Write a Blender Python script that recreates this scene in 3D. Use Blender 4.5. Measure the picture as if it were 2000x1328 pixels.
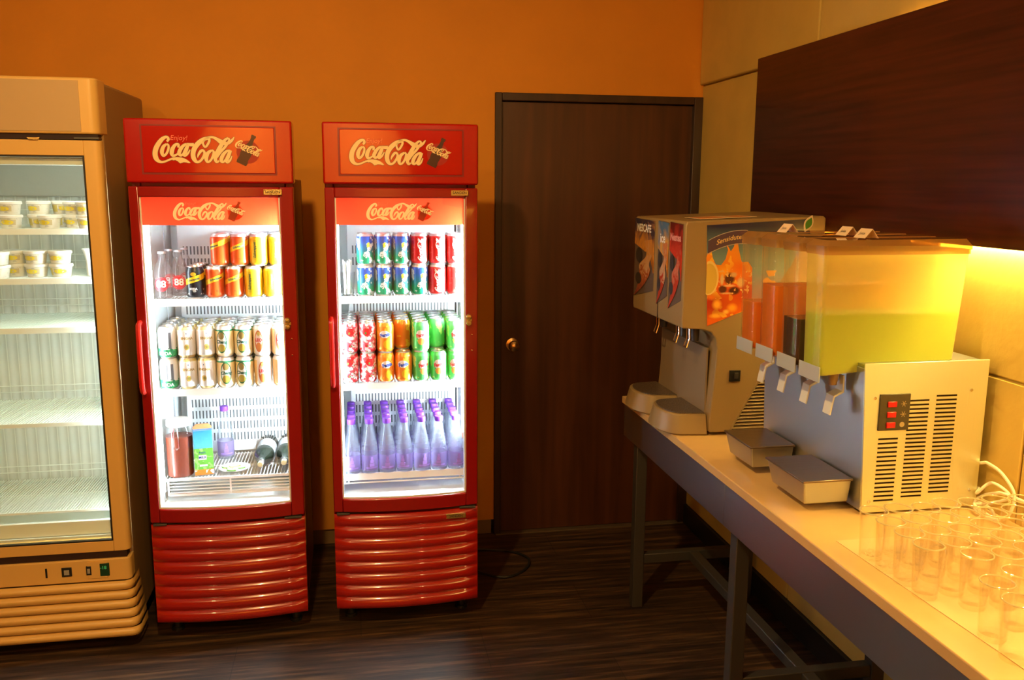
import bpy, bmesh, math, random
from mathutils import Vector, Matrix
random.seed(7)
PI = math.pi
for o in list(bpy.data.objects): bpy.data.objects.remove(o)
S = bpy.context.scene
COL = S.collection

# ------------------------------------------------------------------ camera
cd = bpy.data.cameras.new('camera'); cam = bpy.data.objects.new('camera', cd); COL.objects.link(cam)
R_ = Vector((0.98384583, -0.17890397, 0.00638404)); U_ = Vector((0.0247311, 0.17115021, 0.9849345)); F_ = Vector((0.17730133, 0.96886582, -0.17280991))
cam.matrix_world = Matrix(((R_.x, U_.x, -F_.x, 0), (R_.y, U_.y, -F_.y, -4.0268), (R_.z, U_.z, -F_.z, 1.6813), (0, 0, 0, 1)))
cd.sensor_width = 36.0; cd.sensor_fit = 'HORIZONTAL'; cd.lens = 1714.59 * 36.0 / 2000.0
cd.clip_start = 0.05
S.camera = cam
# ------------------------------------------------------------------ world, exposure
S.view_settings.view_transform = 'Standard'; S.view_settings.look = 'None'; S.view_settings.gamma = 1; S.view_settings.exposure = 0.0
S.view_settings.use_curve_mapping = False
W = bpy.data.worlds.new('world'); S.world = W; W.use_nodes = True
W.node_tree.nodes['Background'].inputs[0].default_value = (1, .6, .3, 1); W.node_tree.nodes['Background'].inputs[1].default_value = 0.02

S.cycles.transparent_max_bounces = 64; S.cycles.max_bounces = 14; S.cycles.transmission_bounces = 12
# ------------------------------------------------------------------ lamps of the room (recessed ceiling downlights, warm; the last is added)
def downlight(name, loc, power, col=(1, .63, .22), size=70, radius=.05, aim=None, blend=.9):
    l = bpy.data.lights.new(name, 'SPOT'); l.energy = power; l.color = col; l.spot_size = math.radians(size); l.spot_blend = blend; l.shadow_soft_size = radius
    o = bpy.data.objects.new(name, l); COL.objects.link(o); o.location = loc
    if aim: o.rotation_euler = (Vector(aim) - Vector(loc)).to_track_quat('-Z', 'Y').to_euler()
    return o
downlight('ceiling_lamp_light', (-.29, -2.6, 2.66), 140, size=165, radius=.04, aim=(-.1, -1.4, 1.0))
downlight('ceiling_lamp_light', (-1.6, -4.4, 2.66), 80, size=150, radius=.06, aim=(-1.5, -2.5, .8))
downlight('ceiling_lamp_light', (1.0, -5.6, 2.66), 45, size=150, radius=.06, aim=(.6, -4.0, .8))
downlight('ceiling_lamp_light', (-.6, -7.5, 2.66), 700, col=(1, .72, .3), size=84, radius=.03, aim=(-.6, -9, 1.75), blend=.12)  # added spot, narrowed onto the far wall for the coolers' orange reflection

# ------------------------------------------------------------------ material helpers
MATS = {}
def nt_of(name):
    m = bpy.data.materials.new(name); m.use_nodes = True; nt = m.node_tree; nt.nodes.clear()
    out = nt.nodes.new('ShaderNodeOutputMaterial'); MATS[name] = m
    return m, nt, out
def N(nt, t, **k):
    n = nt.nodes.new(t)
    for a, b in k.items():
        if a.startswith('i_'): n.inputs[a[2:].replace('_', ' ')].default_value = b
        else: setattr(n, a, b)
    return n
def c4(c): return (c[0], c[1], c[2], 1)
def mat(name, col, rough=.5, metal=0, coat=0, bump=None, var=None, emis=None, spec=.5, trans=0, aniso=0):
    if name in MATS: return MATS[name]
    m, nt, out = nt_of(name); b = N(nt, 'ShaderNodeBsdfPrincipled'); nt.links.new(b.outputs[0], out.inputs[0])
    b.inputs['Base Color'].default_value = c4(col); b.inputs['Roughness'].default_value = rough; b.inputs['Metallic'].default_value = metal
    b.inputs['Coat Weight'].default_value = coat; b.inputs['Coat Roughness'].default_value = .05; b.inputs['Specular IOR Level'].default_value = spec
    if emis: b.inputs['Emission Color'].default_value = c4(emis[0]); b.inputs['Emission Strength'].default_value = emis[1]
    tc = N(nt, 'ShaderNodeTexCoord')
    if var:   # (scale xyz, amount) : tone variation of the surface itself
        mp = N(nt, 'ShaderNodeMapping'); mp.inputs['Scale'].default_value = var[0]; nt.links.new(tc.outputs['Object'], mp.inputs[0])
        nz = N(nt, 'ShaderNodeTexNoise'); nz.inputs['Scale'].default_value = 1; nz.inputs['Detail'].default_value = 5; nt.links.new(mp.outputs[0], nz.inputs[0])
        rp = N(nt, 'ShaderNodeValToRGB'); rp.color_ramp.elements[0].position = .3; rp.color_ramp.elements[1].position = .7
        rp.color_ramp.elements[0].color = c4([x * (1 - var[1]) for x in col]); rp.color_ramp.elements[1].color = c4([min(1, x * (1 + var[1])) for x in col])
        nt.links.new(nz.outputs[0], rp.inputs[0]); nt.links.new(rp.outputs[0], b.inputs['Base Color'])
    if bump:  # (scale, strength)
        nz = N(nt, 'ShaderNodeTexNoise'); nz.inputs['Detail'].default_value = 6
        if isinstance(bump[0], tuple):
            mp = N(nt, 'ShaderNodeMapping'); mp.inputs['Scale'].default_value = bump[0]; nt.links.new(tc.outputs['Object'], mp.inputs[0]); nt.links.new(mp.outputs[0], nz.inputs[0]); nz.inputs['Scale'].default_value = 1
        else: nz.inputs['Scale'].default_value = bump[0]; nt.links.new(tc.outputs['Object'], nz.inputs[0])
        bp = N(nt, 'ShaderNodeBump'); bp.inputs['Strength'].default_value = bump[1]; bp.inputs['Distance'].default_value = .01
        nt.links.new(nz.outputs[0], bp.inputs['Height']); nt.links.new(bp.outputs[0], b.inputs['Normal'])
    return m
def clear(name, tint=(1, 1, 1), ior=1.45, rough=.0, edge=None, body=None):
    """thin clear wall: fresnel gloss over tinted see-through; body=(colour, amount) adds haze of the plastic itself"""
    if name in MATS: return MATS[name]
    m, nt, out = nt_of(name)
    tr = N(nt, 'ShaderNodeBsdfTransparent'); tr.inputs[0].default_value = c4(tint)
    gl = N(nt, 'ShaderNodeBsdfGlossy'); gl.inputs['Roughness'].default_value = rough; gl.inputs[0].default_value = (1, 1, 1, 1)
    nb = NB(nt); lw0 = N(nt, 'ShaderNodeLayerWeight'); lw0.inputs[0].default_value = .5; F0 = ((ior - 1) / (ior + 1)) ** 2
    frs = nb.m('ADD', nb.m('MULTIPLY', nb.m('POWER', lw0.outputs['Facing'], 5.0), 1 - F0), F0)   # Schlick, the same from both sides of a thin wall
    base = tr.outputs[0]
    if edge:
        lw = N(nt, 'ShaderNodeLayerWeight'); lw.inputs[0].default_value = edge[1]
        t2 = N(nt, 'ShaderNodeBsdfTransparent'); t2.inputs[0].default_value = c4(edge[0])
        mx = N(nt, 'ShaderNodeMixShader'); nt.links.new(lw.outputs['Facing'], mx.inputs[0]); nt.links.new(tr.outputs[0], mx.inputs[1]); nt.links.new(t2.outputs[0], mx.inputs[2]); base = mx.outputs[0]
    if body:
        df = N(nt, 'ShaderNodeBsdfDiffuse'); df.inputs[0].default_value = c4(body[0]); tl = N(nt, 'ShaderNodeBsdfTranslucent'); tl.inputs[0].default_value = c4(body[0])
        m1 = N(nt, 'ShaderNodeMixShader'); m1.inputs[0].default_value = .6; nt.links.new(df.outputs[0], m1.inputs[1]); nt.links.new(tl.outputs[0], m1.inputs[2])
        m2 = N(nt, 'ShaderNodeMixShader'); m2.inputs[0].default_value = body[1]; nt.links.new(base, m2.inputs[1]); nt.links.new(m1.outputs[0], m2.inputs[2]); base = m2.outputs[0]
    mix = N(nt, 'ShaderNodeMixShader'); nt.links.new(frs, mix.inputs[0]); nt.links.new(base, mix.inputs[1]); nt.links.new(gl.outputs[0], mix.inputs[2])
    nt.links.new(mix.outputs[0], out.inputs[0]); return m
def translucent(name, col, amt=.5, rough=.3, tcol=None):
    if name in MATS: return MATS[name]
    m, nt, out = nt_of(name)
    b = N(nt, 'ShaderNodeBsdfPrincipled'); b.inputs['Base Color'].default_value = c4(col); b.inputs['Roughness'].default_value = rough
    t = N(nt, 'ShaderNodeBsdfTranslucent'); t.inputs[0].default_value = c4(tcol or col)
    mx = N(nt, 'ShaderNodeMixShader'); mx.inputs[0].default_value = amt; nt.links.new(b.outputs[0], mx.inputs[1]); nt.links.new(t.outputs[0], mx.inputs[2]); nt.links.new(mx.outputs[0], out.inputs[0])
    return m
def emit(name, col, s):
    m, nt, out = nt_of(name); e = N(nt, 'ShaderNodeEmission'); e.inputs[0].default_value = c4(col); e.inputs[1].default_value = s; nt.links.new(e.outputs[0], out.inputs[0]); return m
class NB:
    """tiny node-math builder"""
    def __init__(s, nt): s.nt = nt
    def m(s, op, a, b=None, c=None):
        n = s.nt.nodes.new('ShaderNodeMath'); n.operation = op
        for i, v in enumerate((a, b, c)):
            if v is None: continue
            if isinstance(v, (int, float)): n.inputs[i].default_value = v
            else: s.nt.links.new(v, n.inputs[i])
        return n.outputs[0]
    def mix(s, f, a, b):
        n = s.nt.nodes.new('ShaderNodeMix'); n.data_type = 'RGBA'
        if isinstance(f, (int, float)): n.inputs[0].default_value = f
        else: s.nt.links.new(f, n.inputs[0])
        for i, v in ((6, a), (7, b)):
            if isinstance(v, tuple): n.inputs[i].default_value = c4(v)
            else: s.nt.links.new(v, n.inputs[i])
        return n.outputs[2]
    def band(s, v, a, b):   # 1 when a<v<b
        return s.m('MULTIPLY', s.m('GREATER_THAN', v, a), s.m('LESS_THAN', v, b))
def canmat(name, base, layers, rough=.3, metal=.35, coat=.3):
    """printed can or label: layers of bands, ovals, blotches and gradients in the thing's own coordinates (u = angle, z = height)"""
    if name in MATS: return MATS[name]
    m, nt, out = nt_of(name); nb = NB(nt); b = N(nt, 'ShaderNodeBsdfPrincipled'); nt.links.new(b.outputs[0], out.inputs[0])
    b.inputs['Roughness'].default_value = rough; b.inputs['Metallic'].default_value = metal; b.inputs['Coat Weight'].default_value = coat
    tc = N(nt, 'ShaderNodeTexCoord'); sp = N(nt, 'ShaderNodeSeparateXYZ'); nt.links.new(tc.outputs['Object'], sp.inputs[0])
    X, Y, Z = sp.outputs; u = nb.m('ARCTAN2', X, nb.m('MULTIPLY', Y, -1.0)); c = base
    for L in layers:
        k = L[0]
        if k == 'band':   # z0,z1,col,slope
            zz = nb.m('SUBTRACT', Z, nb.m('MULTIPLY', u, L[4] if len(L) > 4 else 0.0)); f = nb.band(zz, L[1], L[2]); c = nb.mix(f, c, L[3])
        elif k == 'bandu':  # u0,u1,z0,z1,col
            f = nb.m('MULTIPLY', nb.band(u, L[1], L[2]), nb.band(Z, L[3], L[4])); c = nb.mix(f, c, L[5])
        elif k == 'oval':   # u0,z0,ru,rz,col
            a = nb.m('DIVIDE', nb.m('SUBTRACT', u, L[1]), L[3]); d = nb.m('DIVIDE', nb.m('SUBTRACT', Z, L[2]), L[4])
            f = nb.m('LESS_THAN', nb.m('ADD', nb.m('MULTIPLY', a, a), nb.m('MULTIPLY', d, d)), 1.0); c = nb.mix(f, c, L[5])
        elif k == 'grad':   # z0,z1,col (0 at z0 -> 1 at z1)
            n = N(nt, 'ShaderNodeMapRange'); nt.links.new(Z, n.inputs[0]); n.inputs[1].default_value = L[1]; n.inputs[2].default_value = L[2]; c = nb.mix(n.outputs[0], c, L[3])
        elif k == 'spot':   # soft spot on a flat print: cx,cz,rx,rz,col,softness
            a = nb.m('DIVIDE', nb.m('SUBTRACT', X, L[1]), L[3]); d = nb.m('DIVIDE', nb.m('SUBTRACT', Z, L[2]), L[4]); n = N(nt, 'ShaderNodeMapRange')
            nt.links.new(nb.m('SQRT', nb.m('ADD', nb.m('MULTIPLY', a, a), nb.m('MULTIPLY', d, d))), n.inputs[0]); n.inputs[1].default_value = 1.0; n.inputs[2].default_value = 1 - L[6]; c = nb.mix(n.outputs[0], c, L[5])
        elif k == 'blob':   # scale, threshold, col, [z0,z1]
            n = N(nt, 'ShaderNodeTexNoise'); n.inputs['Scale'].default_value = L[1]; n.inputs['Detail'].default_value = 1; nt.links.new(tc.outputs['Object'], n.inputs[0])
            f = nb.m('GREATER_THAN', n.outputs[0], L[2])
            if len(L) > 4: f = nb.m('MULTIPLY', f, nb.band(Z, L[4], L[5]))
            c = nb.mix(f, c, L[3])
    if isinstance(c, tuple): b.inputs['Base Color'].default_value = c4(c)
    else: nt.links.new(c, b.inputs['Base Color'])
    return m

# ------------------------------------------------------------------ mesh helpers
class MB:
    def __init__(s): s.v = []; s.f = []; s.mi = []; s.k = 0; s.sm = []
    def add(s, vs, fs, smooth=False):
        o = len(s.v); s.v += [tuple(p) for p in vs]
        for f in fs: s.f.append(tuple(i + o for i in f)); s.mi.append(s.k); s.sm.append(smooth)
        return s
    def box(s, x0, x1, y0, y1, z0, z1, M=None):
        vs = [(x, y, z) for z in (z0, z1) for y in (y0, y1) for x in (x0, x1)]
        if M: vs = [tuple(M @ Vector(p)) for p in vs]
        return s.add(vs, [(0, 2, 3, 1), (4, 5, 7, 6), (0, 1, 5, 4), (2, 6, 7, 3), (0, 4, 6, 2), (1, 3, 7, 5)])
    def lathe(s, prof, n=24, c=(0, 0, 0), M=None):
        vs = []; fs = []
        for r, z in prof:
            for i in range(n):
                a = 2 * PI * i / n; p = Vector((r * math.cos(a), r * math.sin(a), z))
                if M: p = M @ p
                vs.append((p.x + c[0], p.y + c[1], p.z + c[2]))
        for j in range(len(prof) - 1):
            for i in range(n):
                a = j * n + i; b = j * n + (i + 1) % n; fs.append((a, b, b + n, a + n))
        if prof[0][0] > 1e-6: fs.append(tuple(range(n))[::-1])
        if prof[-1][0] > 1e-6: fs.append(tuple(range((len(prof) - 1) * n, len(prof) * n)))
        return s.add(vs, fs, True)
    def lathe_open(s, prof, n=24, c=(0, 0, 0)):
        vs = []; fs = []
        for r, z in prof:
            for i in range(n):
                a = 2 * PI * i / n; vs.append((r * math.cos(a) + c[0], r * math.sin(a) + c[1], z + c[2]))
        for j in range(len(prof) - 1):
            for i in range(n):
                a = j * n + i; b = j * n + (i + 1) % n; fs.append((a, b, b + n, a + n))
        return s.add(vs, fs, True)
    def cyl(s, p0, p1, r, n=12, r2=None):
        p0 = Vector(p0); p1 = Vector(p1); d = p1 - p0; q = d.to_track_quat('Z', 'Y').to_matrix().to_4x4()
        return s.lathe([(r, 0), (r if r2 is None else r2, d.length)], n, p0, q)
    def tube(s, pts, r, n=8, closed=False):
        pts = [Vector(p) for p in pts]; m = len(pts); vs = []; fs = []; up = None
        for i, p in enumerate(pts):
            a = pts[(i - 1) % m] if (closed or i > 0) else p; b = pts[(i + 1) % m] if (closed or i < m - 1) else p
            t = (b - a).normalized()
            if up is None: up = t.orthogonal().normalized()
            up = (up - t * up.dot(t)).normalized(); w = t.cross(up)
            rr = r[i] if isinstance(r, (list, tuple)) else r
            for k in range(n):
                an = 2 * PI * k / n; vs.append(tuple(p + up * math.cos(an) * rr + w * math.sin(an) * rr))
        for i in range(m if closed else m - 1):
            for k in range(n):
                a = i * n + k; b = i * n + (k + 1) % n; c = ((i + 1) % m) * n + (k + 1) % n; d = ((i + 1) % m) * n + k; fs.append((a, b, c, d))
        if not closed: fs.append(tuple(range(n))[::-1]); fs.append(tuple(range((m - 1) * n, m * n)))
        return s.add(vs, fs, True)
    def prism(s, poly, plane, a, b):
        ax = {'xz': lambda p, t: (p[0], t, p[1]), 'xy': lambda p, t: (p[0], p[1], t), 'yz': lambda p, t: (t, p[0], p[1])}[plane]
        n = len(poly); vs = [ax(p, a) for p in poly] + [ax(p, b) for p in poly]
        fs = [tuple(range(n)), tuple(range(n, 2 * n))[::-1]] + [(i, i + n, (i + 1) % n + n, (i + 1) % n) for i in range(n)]
        return s.add(vs, fs)
    def build(s, name, mats, parent=None, bevel=0, seg=2, loc=None, angle=35):
        me = bpy.data.meshes.new(name); me.from_pydata(s.v, [], s.f)
        if not isinstance(mats, (list, tuple)): mats = [mats]
        for m in mats: me.materials.append(m)
        bm = bmesh.new(); bm.from_mesh(me); bmesh.ops.recalc_face_normals(bm, faces=bm.faces); bm.to_mesh(me); bm.free()
        for p, i, sm in zip(me.polygons, s.mi, s.sm): p.material_index = i
        me.shade_smooth(); me.set_sharp_from_angle(angle=math.radians(angle))
        o = bpy.data.objects.new(name, me); COL.objects.link(o)
        if parent: o.parent = parent
        if loc: o.location = loc
        if bevel:
            md = o.modifiers.new('bevel', 'BEVEL'); md.width = bevel; md.segments = seg; md.limit_method = 'ANGLE'; md.angle_limit = math.radians(40); md.harden_normals = False
        return o
def rbox(x0, x1, y0, y1, z0, z1): return MB().box(x0, x1, y0, y1, z0, z1)
def tag(o, label=None, cat=None, group=None, kind=None):
    if label: o['label'] = label
    if cat: o['category'] = cat
    if group: o['group'] = group
    if kind: o['kind'] = kind
    return o
def empty(name, loc=(0, 0, 0), rz=0, label=None, cat=None, group=None):
    o = bpy.data.objects.new(name, None); COL.objects.link(o); o.location = loc; o.rotation_euler = (0, 0, rz); o.empty_display_size = .05
    return tag(o, label, cat, group)
def dup(root, loc, rz=0, label=None, group=None, kids=True):
    r = root.copy(); COL.objects.link(r); r.location = loc; r.rotation_euler = (0, 0, rz)
    if label: r['label'] = label
    if group: r['group'] = group
    if kids:
        for ch in root.children:
            c = ch.copy(); COL.objects.link(c); c.parent = r
            for g in ch.children:
                d = g.copy(); COL.objects.link(d); d.parent = c
    return r
def text_mesh(txt, size, extrude=0.0, shear=0.0, bold=0.0):
    """lettering as raw verts/faces, centred, in the x-y plane"""
    c = bpy.data.curves.new('t', 'FONT'); c.body = txt; c.size = size; c.align_x = 'CENTER'; c.align_y = 'CENTER'; c.extrude = extrude; c.shear = shear; c.offset = bold; c.resolution_u = 3
    o = bpy.data.objects.new('t', c); COL.objects.link(o); dg = bpy.context.evaluated_depsgraph_get()
    me = bpy.data.meshes.new_from_object(o.evaluated_get(dg)); vs = [tuple(v.co) for v in me.vertices]; fs = [tuple(p.vertices) for p in me.polygons]
    bpy.data.objects.remove(o); bpy.data.meshes.remove(me); bpy.data.curves.remove(c); return vs, fs
def text_on(mb, txt, size, f, **k):
    vs, fs = text_mesh(txt, size, **k); mb.add([f(*v) for v in vs], fs); return mb
def catmull(pts, n=7):
    out = []
    P = [pts[0]] + list(pts) + [pts[-1]]
    for i in range(1, len(P) - 2):
        for j in range(n):
            t = j / n; a, b, c, d = P[i - 1], P[i], P[i + 1], P[i + 2]
            out.append(tuple(.5 * (2 * b[k] + (c[k] - a[k]) * t + (2 * a[k] - 5 * b[k] + 4 * c[k] - d[k]) * t * t + (3 * b[k] - a[k] - 3 * c[k] + d[k]) * t ** 3) for k in range(len(b))))
    out.append(tuple(pts[-1])); return out
# script lettering "Coca-Cola" as flowing strokes (x right, y down, stroke width), 2000 x 889 sheet
STROKES = [
 [(432,262,50),(468,215,62),(455,165,58),(400,162,68),(320,215,92),(235,320,108),(170,440,116),(147,560,118),(165,655,112),(212,715,82),(290,742,56),(385,720,46),(480,678,46),(560,655,50)],
 [(425,318,44),(350,380,80),(305,500,92),(330,592,62),(400,550,56),(455,440,56),(462,350,48),(425,318,44)],
 [(440,372,50),(480,372,40)],
 [(682,400,50),(690,330,62),(620,335,66),(552,430,92),(527,530,96),(552,588,66),(625,572,46),(700,500,30)],
 [(905,330,56),(835,330,60),(745,420,84),(695,530,88),(735,583,56),(800,530,50),(865,420,50),(905,330,56)],
 [(910,330,70),(858,450,92),(806,560,80),(838,585,50),(900,530,46),(950,445,22)],
 [(880,312,46),(960,330,76),(1045,328,76)],
 [(1420,170,60),(1330,178,80),(1225,230,104),(1120,320,112),(1040,440,112),(1012,560,108),(1030,660,104),(1085,728,70),(1165,712,56),(1240,620,60),(1278,520,60),(1240,455,54),(1180,490,64),(1130,570,46),(1112,632,14)],
 [(1395,165,60),(1400,235,56),(1350,330,52),(1300,378,50),(1262,330,50),(1255,262,48),(1310,195,54)],
 [(1300,175,50),(1400,150,52),(1490,150,56),(1590,200,80),(1680,258,110),(1790,290,80),(1870,258,66),(1935,195,52),(1975,135,16)],
 [(1448,452,48),(1355,520,84),(1308,640,92),(1335,728,58),(1410,690,52),(1468,580,54),(1485,480,48),(1448,452,48)],
 [(1470,480,40),(1530,500,34)],
 [(1835,160,46),(1765,205,62),(1690,300,88),(1610,430,98),(1545,560,98),(1518,650,88),(1545,728,60),(1600,700,44)],
 [(1835,160,46),(1862,205,48),(1822,280,56),(1740,390,60),(1640,500,54),(1560,620,44)],
 [(1870,458,50),(1790,468,58),(1700,560,84),(1652,680,88),(1690,728,52),(1755,670,50),(1825,560,50),(1870,458,50)],
 [(1878,448,72),(1828,570,88),(1775,690,84),(1800,735,52),(1860,680,46),(1905,580,22)]]
SWASH = [(540,632),(640,620),(740,628),(830,658),(900,706),(948,757),(900,762),(850,747),(790,742),(705,770),(655,722),(600,692),(540,700)]
def script_logo(mb, f, grow=0.0):
    """f maps sheet (x,y) to a 3D point"""
    for st in STROKES:
        P = catmull(st, 5); vs = []; n = len(P)
        for i, (x, y, w) in enumerate(P):
            a = P[max(0, i - 1)]; b = P[min(n - 1, i + 1)]; dx, dy = b[0] - a[0], b[1] - a[1]; L = math.hypot(dx, dy) or 1; w = w / 2 + grow
            vs += [f(x - dy / L * w, y + dx / L * w), f(x + dy / L * w, y - dx / L * w)]
        mb.add(vs, [(2 * i, 2 * i + 1, 2 * i + 3, 2 * i + 2) for i in range(n - 1)])
    sw = SWASH
    if grow: sw = [(x, y + (grow if y > 690 else -grow)) for x, y in SWASH]
    mb.add([f(*p) for p in sw], [tuple(range(len(sw)))])
    return mb

# ------------------------------------------------------------------ common materials
white = mat('white_enamel', (.86, .88, .86), .35)
steel = mat('brushed_steel', (.50, .52, .52), .33, 1, bump=((3, 3, 260), .05))
steel_dull = mat('grey_steel', (.09, .085, .08), .42, .6)
chrome = mat('chrome', (.8, .78, .75), .12, 1)
black = mat('black_plastic', (.012, .012, .012), .4)
brass = mat('brass_plate', (.55, .40, .14), .3, .9, bump=(200, .2))
red = mat('red_gloss_paint', (.37, .004, .002), .22, 0, coat=.7)
red_door = mat('red_door_paint', (.26, .003, .003), .3, 0, coat=.4)
dark_gap = mat('dark_gap_shade', (.02, .004, .003), .7)  # near-black fill stands in for the shade inside gaps and seams
cream_ink = mat('cream_ink', (.80, .58, .30), .5)
glass_pane = clear('window_glass', (.97, .985, .975), 1.45)
clear_glass = clear('clear_glass', (.97, .97, .96), 1.5, edge=((.62, .60, .55), .25))
card_white = mat('white_card', (.82, .80, .76), .6)
black_ink = mat('black_ink', (.02, .02, .02), .6)

# ================================================================== THE SETTING
def struct(o): o['kind'] = 'structure'; return o
wall_orange = mat('orange_wall_covering', (.66, .25, .014), .75, bump=(900, .12), var=((3, 3, 3), .05))
fabric = mat('beige_fabric', (.62, .43, .10), .7, bump=(28, .14), var=((6, 6, 6), .06))
ceil_m = mat('ceiling_paint', (.62, .45, .28), .8)
wood_dark = mat('dark_red_wood', (.042, .007, .004), .32, 0, coat=.15, var=((60, 2.2, 60), .45), spec=.4)
def wood_door_mat():
    m, nt, out = nt_of('door_wood'); b = N(nt, 'ShaderNodeBsdfPrincipled'); nt.links.new(b.outputs[0], out.inputs[0])
    tc = N(nt, 'ShaderNodeTexCoord'); mp = N(nt, 'ShaderNodeMapping'); mp.inputs['Scale'].default_value = (14, 14, .9); nt.links.new(tc.outputs['Object'], mp.inputs[0])
    nz = N(nt, 'ShaderNodeTexNoise'); nz.inputs['Scale'].default_value = 1.2; nz.inputs['Detail'].default_value = 8; nz.inputs['Distortion'].default_value = .6; nt.links.new(mp.outputs[0], nz.inputs[0])
    rp = N(nt, 'ShaderNodeValToRGB'); nt.links.new(nz.outputs[0], rp.inputs[0])
    rp.color_ramp.elements[0].position = .32; rp.color_ramp.elements[0].color = (.042, .011, .004, 1); rp.color_ramp.elements[1].position = .7; rp.color_ramp.elements[1].color = (.082, .023, .007, 1)
    nt.links.new(rp.outputs[0], b.inputs['Base Color']); b.inputs['Roughness'].default_value = .38; b.inputs['Coat Weight'].default_value = .12; b.inputs['Coat Roughness'].default_value = .25; return m
door_m = wood_door_mat()
frame_m = mat('dark_door_frame', (.035, .014, .008), .4, var=((20, 20, 2), .3))
def floor_mat():
    m, nt, out = nt_of('streaked_floor'); b = N(nt, 'ShaderNodeBsdfPrincipled'); nt.links.new(b.outputs[0], out.inputs[0])
    tc = N(nt, 'ShaderNodeTexCoord'); mp = N(nt, 'ShaderNodeMapping'); mp.inputs['Scale'].default_value = (2.2, 34, 1); nt.links.new(tc.outputs['Object'], mp.inputs[0])
    nz = N(nt, 'ShaderNodeTexNoise'); nz.inputs['Scale'].default_value = 1; nz.inputs['Detail'].default_value = 4; nz.inputs['Roughness'].default_value = .7; nt.links.new(mp.outputs[0], nz.inputs[0])
    rp = N(nt, 'ShaderNodeValToRGB'); nt.links.new(nz.outputs[0], rp.inputs[0]); rp.color_ramp.elements[0].position = .36; rp.color_ramp.elements[0].color = (.012, .006, .003, 1)
    rp.color_ramp.elements[1].position = .72; rp.color_ramp.elements[1].color = (.17, .085, .035, 1); e = rp.color_ramp.elements.new(.52); e.color = (.05, .024, .011, 1)
    br = N(nt, 'ShaderNodeTexBrick'); br.inputs['Scale'].default_value = 1; br.inputs['Brick Width'].default_value = .9; br.inputs['Row Height'].default_value = .3; br.inputs['Mortar Size'].default_value = .0015
    br.inputs['Color1'].default_value = (1, 1, 1, 1); br.inputs['Color2'].default_value = (.75, .75, .75, 1); br.inputs['Mortar'].default_value = (.3, .3, .3, 1); nt.links.new(tc.outputs['Object'], br.inputs[0])
    mx = N(nt, 'ShaderNodeMix'); mx.data_type = 'RGBA'; mx.blend_type = 'MULTIPLY'; mx.inputs[0].default_value = 1; nt.links.new(rp.outputs[0], mx.inputs[6]); nt.links.new(br.outputs[0], mx.inputs[7])
    nt.links.new(mx.outputs[2], b.inputs['Base Color']); b.inputs['Roughness'].default_value = .55
    bp = N(nt, 'ShaderNodeBump'); bp.inputs['Strength'].default_value = .3; bp.inputs['Distance'].default_value = .004; nt.links.new(nz.outputs[0], bp.inputs['Height']); nt.links.new(bp.outputs[0], b.inputs['Normal']); return m
XW = 1.645
struct(rbox(-4, XW + .1, -9, .12, -.05, 0).build('floor', floor_mat()))
struct(rbox(-4, XW + .1, -9, .12, 2.75, 2.8).build('ceiling', ceil_m))
wb = MB(); wb.box(-4, .655, 0, .1, .075, 2.75); wb.box(.655, XW, 0, .1, 2.095, 2.75)
struct(wb.build('wall_back', wall_orange))
struct(rbox(-4.1, -4, -9, .1, 0, 2.75).build('wall_left', wall_orange))
struct(rbox(-4, XW, -9.1, -9, 0, 2.75).build('wall_front', mat('far_wall_paint', (.72, .30, .05), .7)))
struct(rbox(-4, .64, .012, .1, 0, .075).build('baseboard_back', mat('tan_baseboard', (.20, .12, .05), .6)))
wr = struct(rbox(XW, XW + .1, -9, .1, 0, 2.75).build('wall_right', fabric))
ys = [-.003, -1.075, -2.18, -3.285, -4.39]
for i in range(4):
    for z0, z1, t in ((.10, 1.2, .008), (1.205, 2.145, .008), (2.15, 2.745, .024)):
        rbox(XW - t, XW, ys[i + 1] + .006, ys[i], z0, z1).build('fabric_panel', fabric, wr, bevel=.007, seg=3)
struct(rbox(XW - .022, XW, -8.9, -.002, 0, .1).build('baseboard_right', mat('black_baseboard', (.012, .010, .010), .4), bevel=.003))
struct(rbox(.66, XW - .02, -.02, .06, 0, .006).build('trim_1', mat('worn_threshold', (.20, .15, .10), .4, .6)))

dr = empty('door_1', (1.14, .02, 0)); dr['kind'] = 'structure'
rbox(-.457, .475, -.008, .03, .008, 2.058).build('door_leaf', door_m, dr, bevel=.002)
fr = MB(); fr.box(-.489, -.457, -.036, .06, 0, 2.095); fr.box(.455, .504, -.036, .06, 0, 2.095); fr.box(-.457, .455, -.036, .06, 2.06, 2.095)
fr.build('door_frame', frame_m, dr, bevel=.003)
kb = MB(); Mk = Matrix.Rotation(PI / 2, 4, 'X')
kb.lathe([(.030, 0), (.030, .004), (.012, .008), (.011, .03), (.020, .036), (.026, .048), (.024, .060), (.012, .066), (0, .067)], 24, (-.40, -.008, .94), Mk)
kb.build('door_knob', mat('aged_brass', (.62, .42, .20), .25, 1), dr)

# dark wood panel hung off the right wall, with light strips hidden along its top and bottom edges
pr = empty('wall_panel', (1.6, -2.6, 1.86), 0, 'long dark red-brown wood panel mounted on the right wall above the counter', 'panel')
rbox(-.015, .006, -1.9, 1.92, -.325, .318).build('panel_board', wood_dark, pr, bevel=.0015)
cl = MB(); cl.box(.006, .045, -1.8, 1.8, -.06, .06); cl.build('mounting_rail', steel_dull, pr)
strip_glow = emit('warm_light_strip', (1, .68, .16), 420)
sb = MB(); sb.cyl((.026, -1.7, .296), (.026, 1.05, .296), .006, 10); sb.build('light_strip', strip_glow, pr)
sb = MB(); sb.cyl((.022, -1.7, -.314), (.022, 1.45, -.314), .007, 10); sb.build('light_strip', emit('warm_light_strip_lower', (1, .70, .20), 250), pr)

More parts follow.
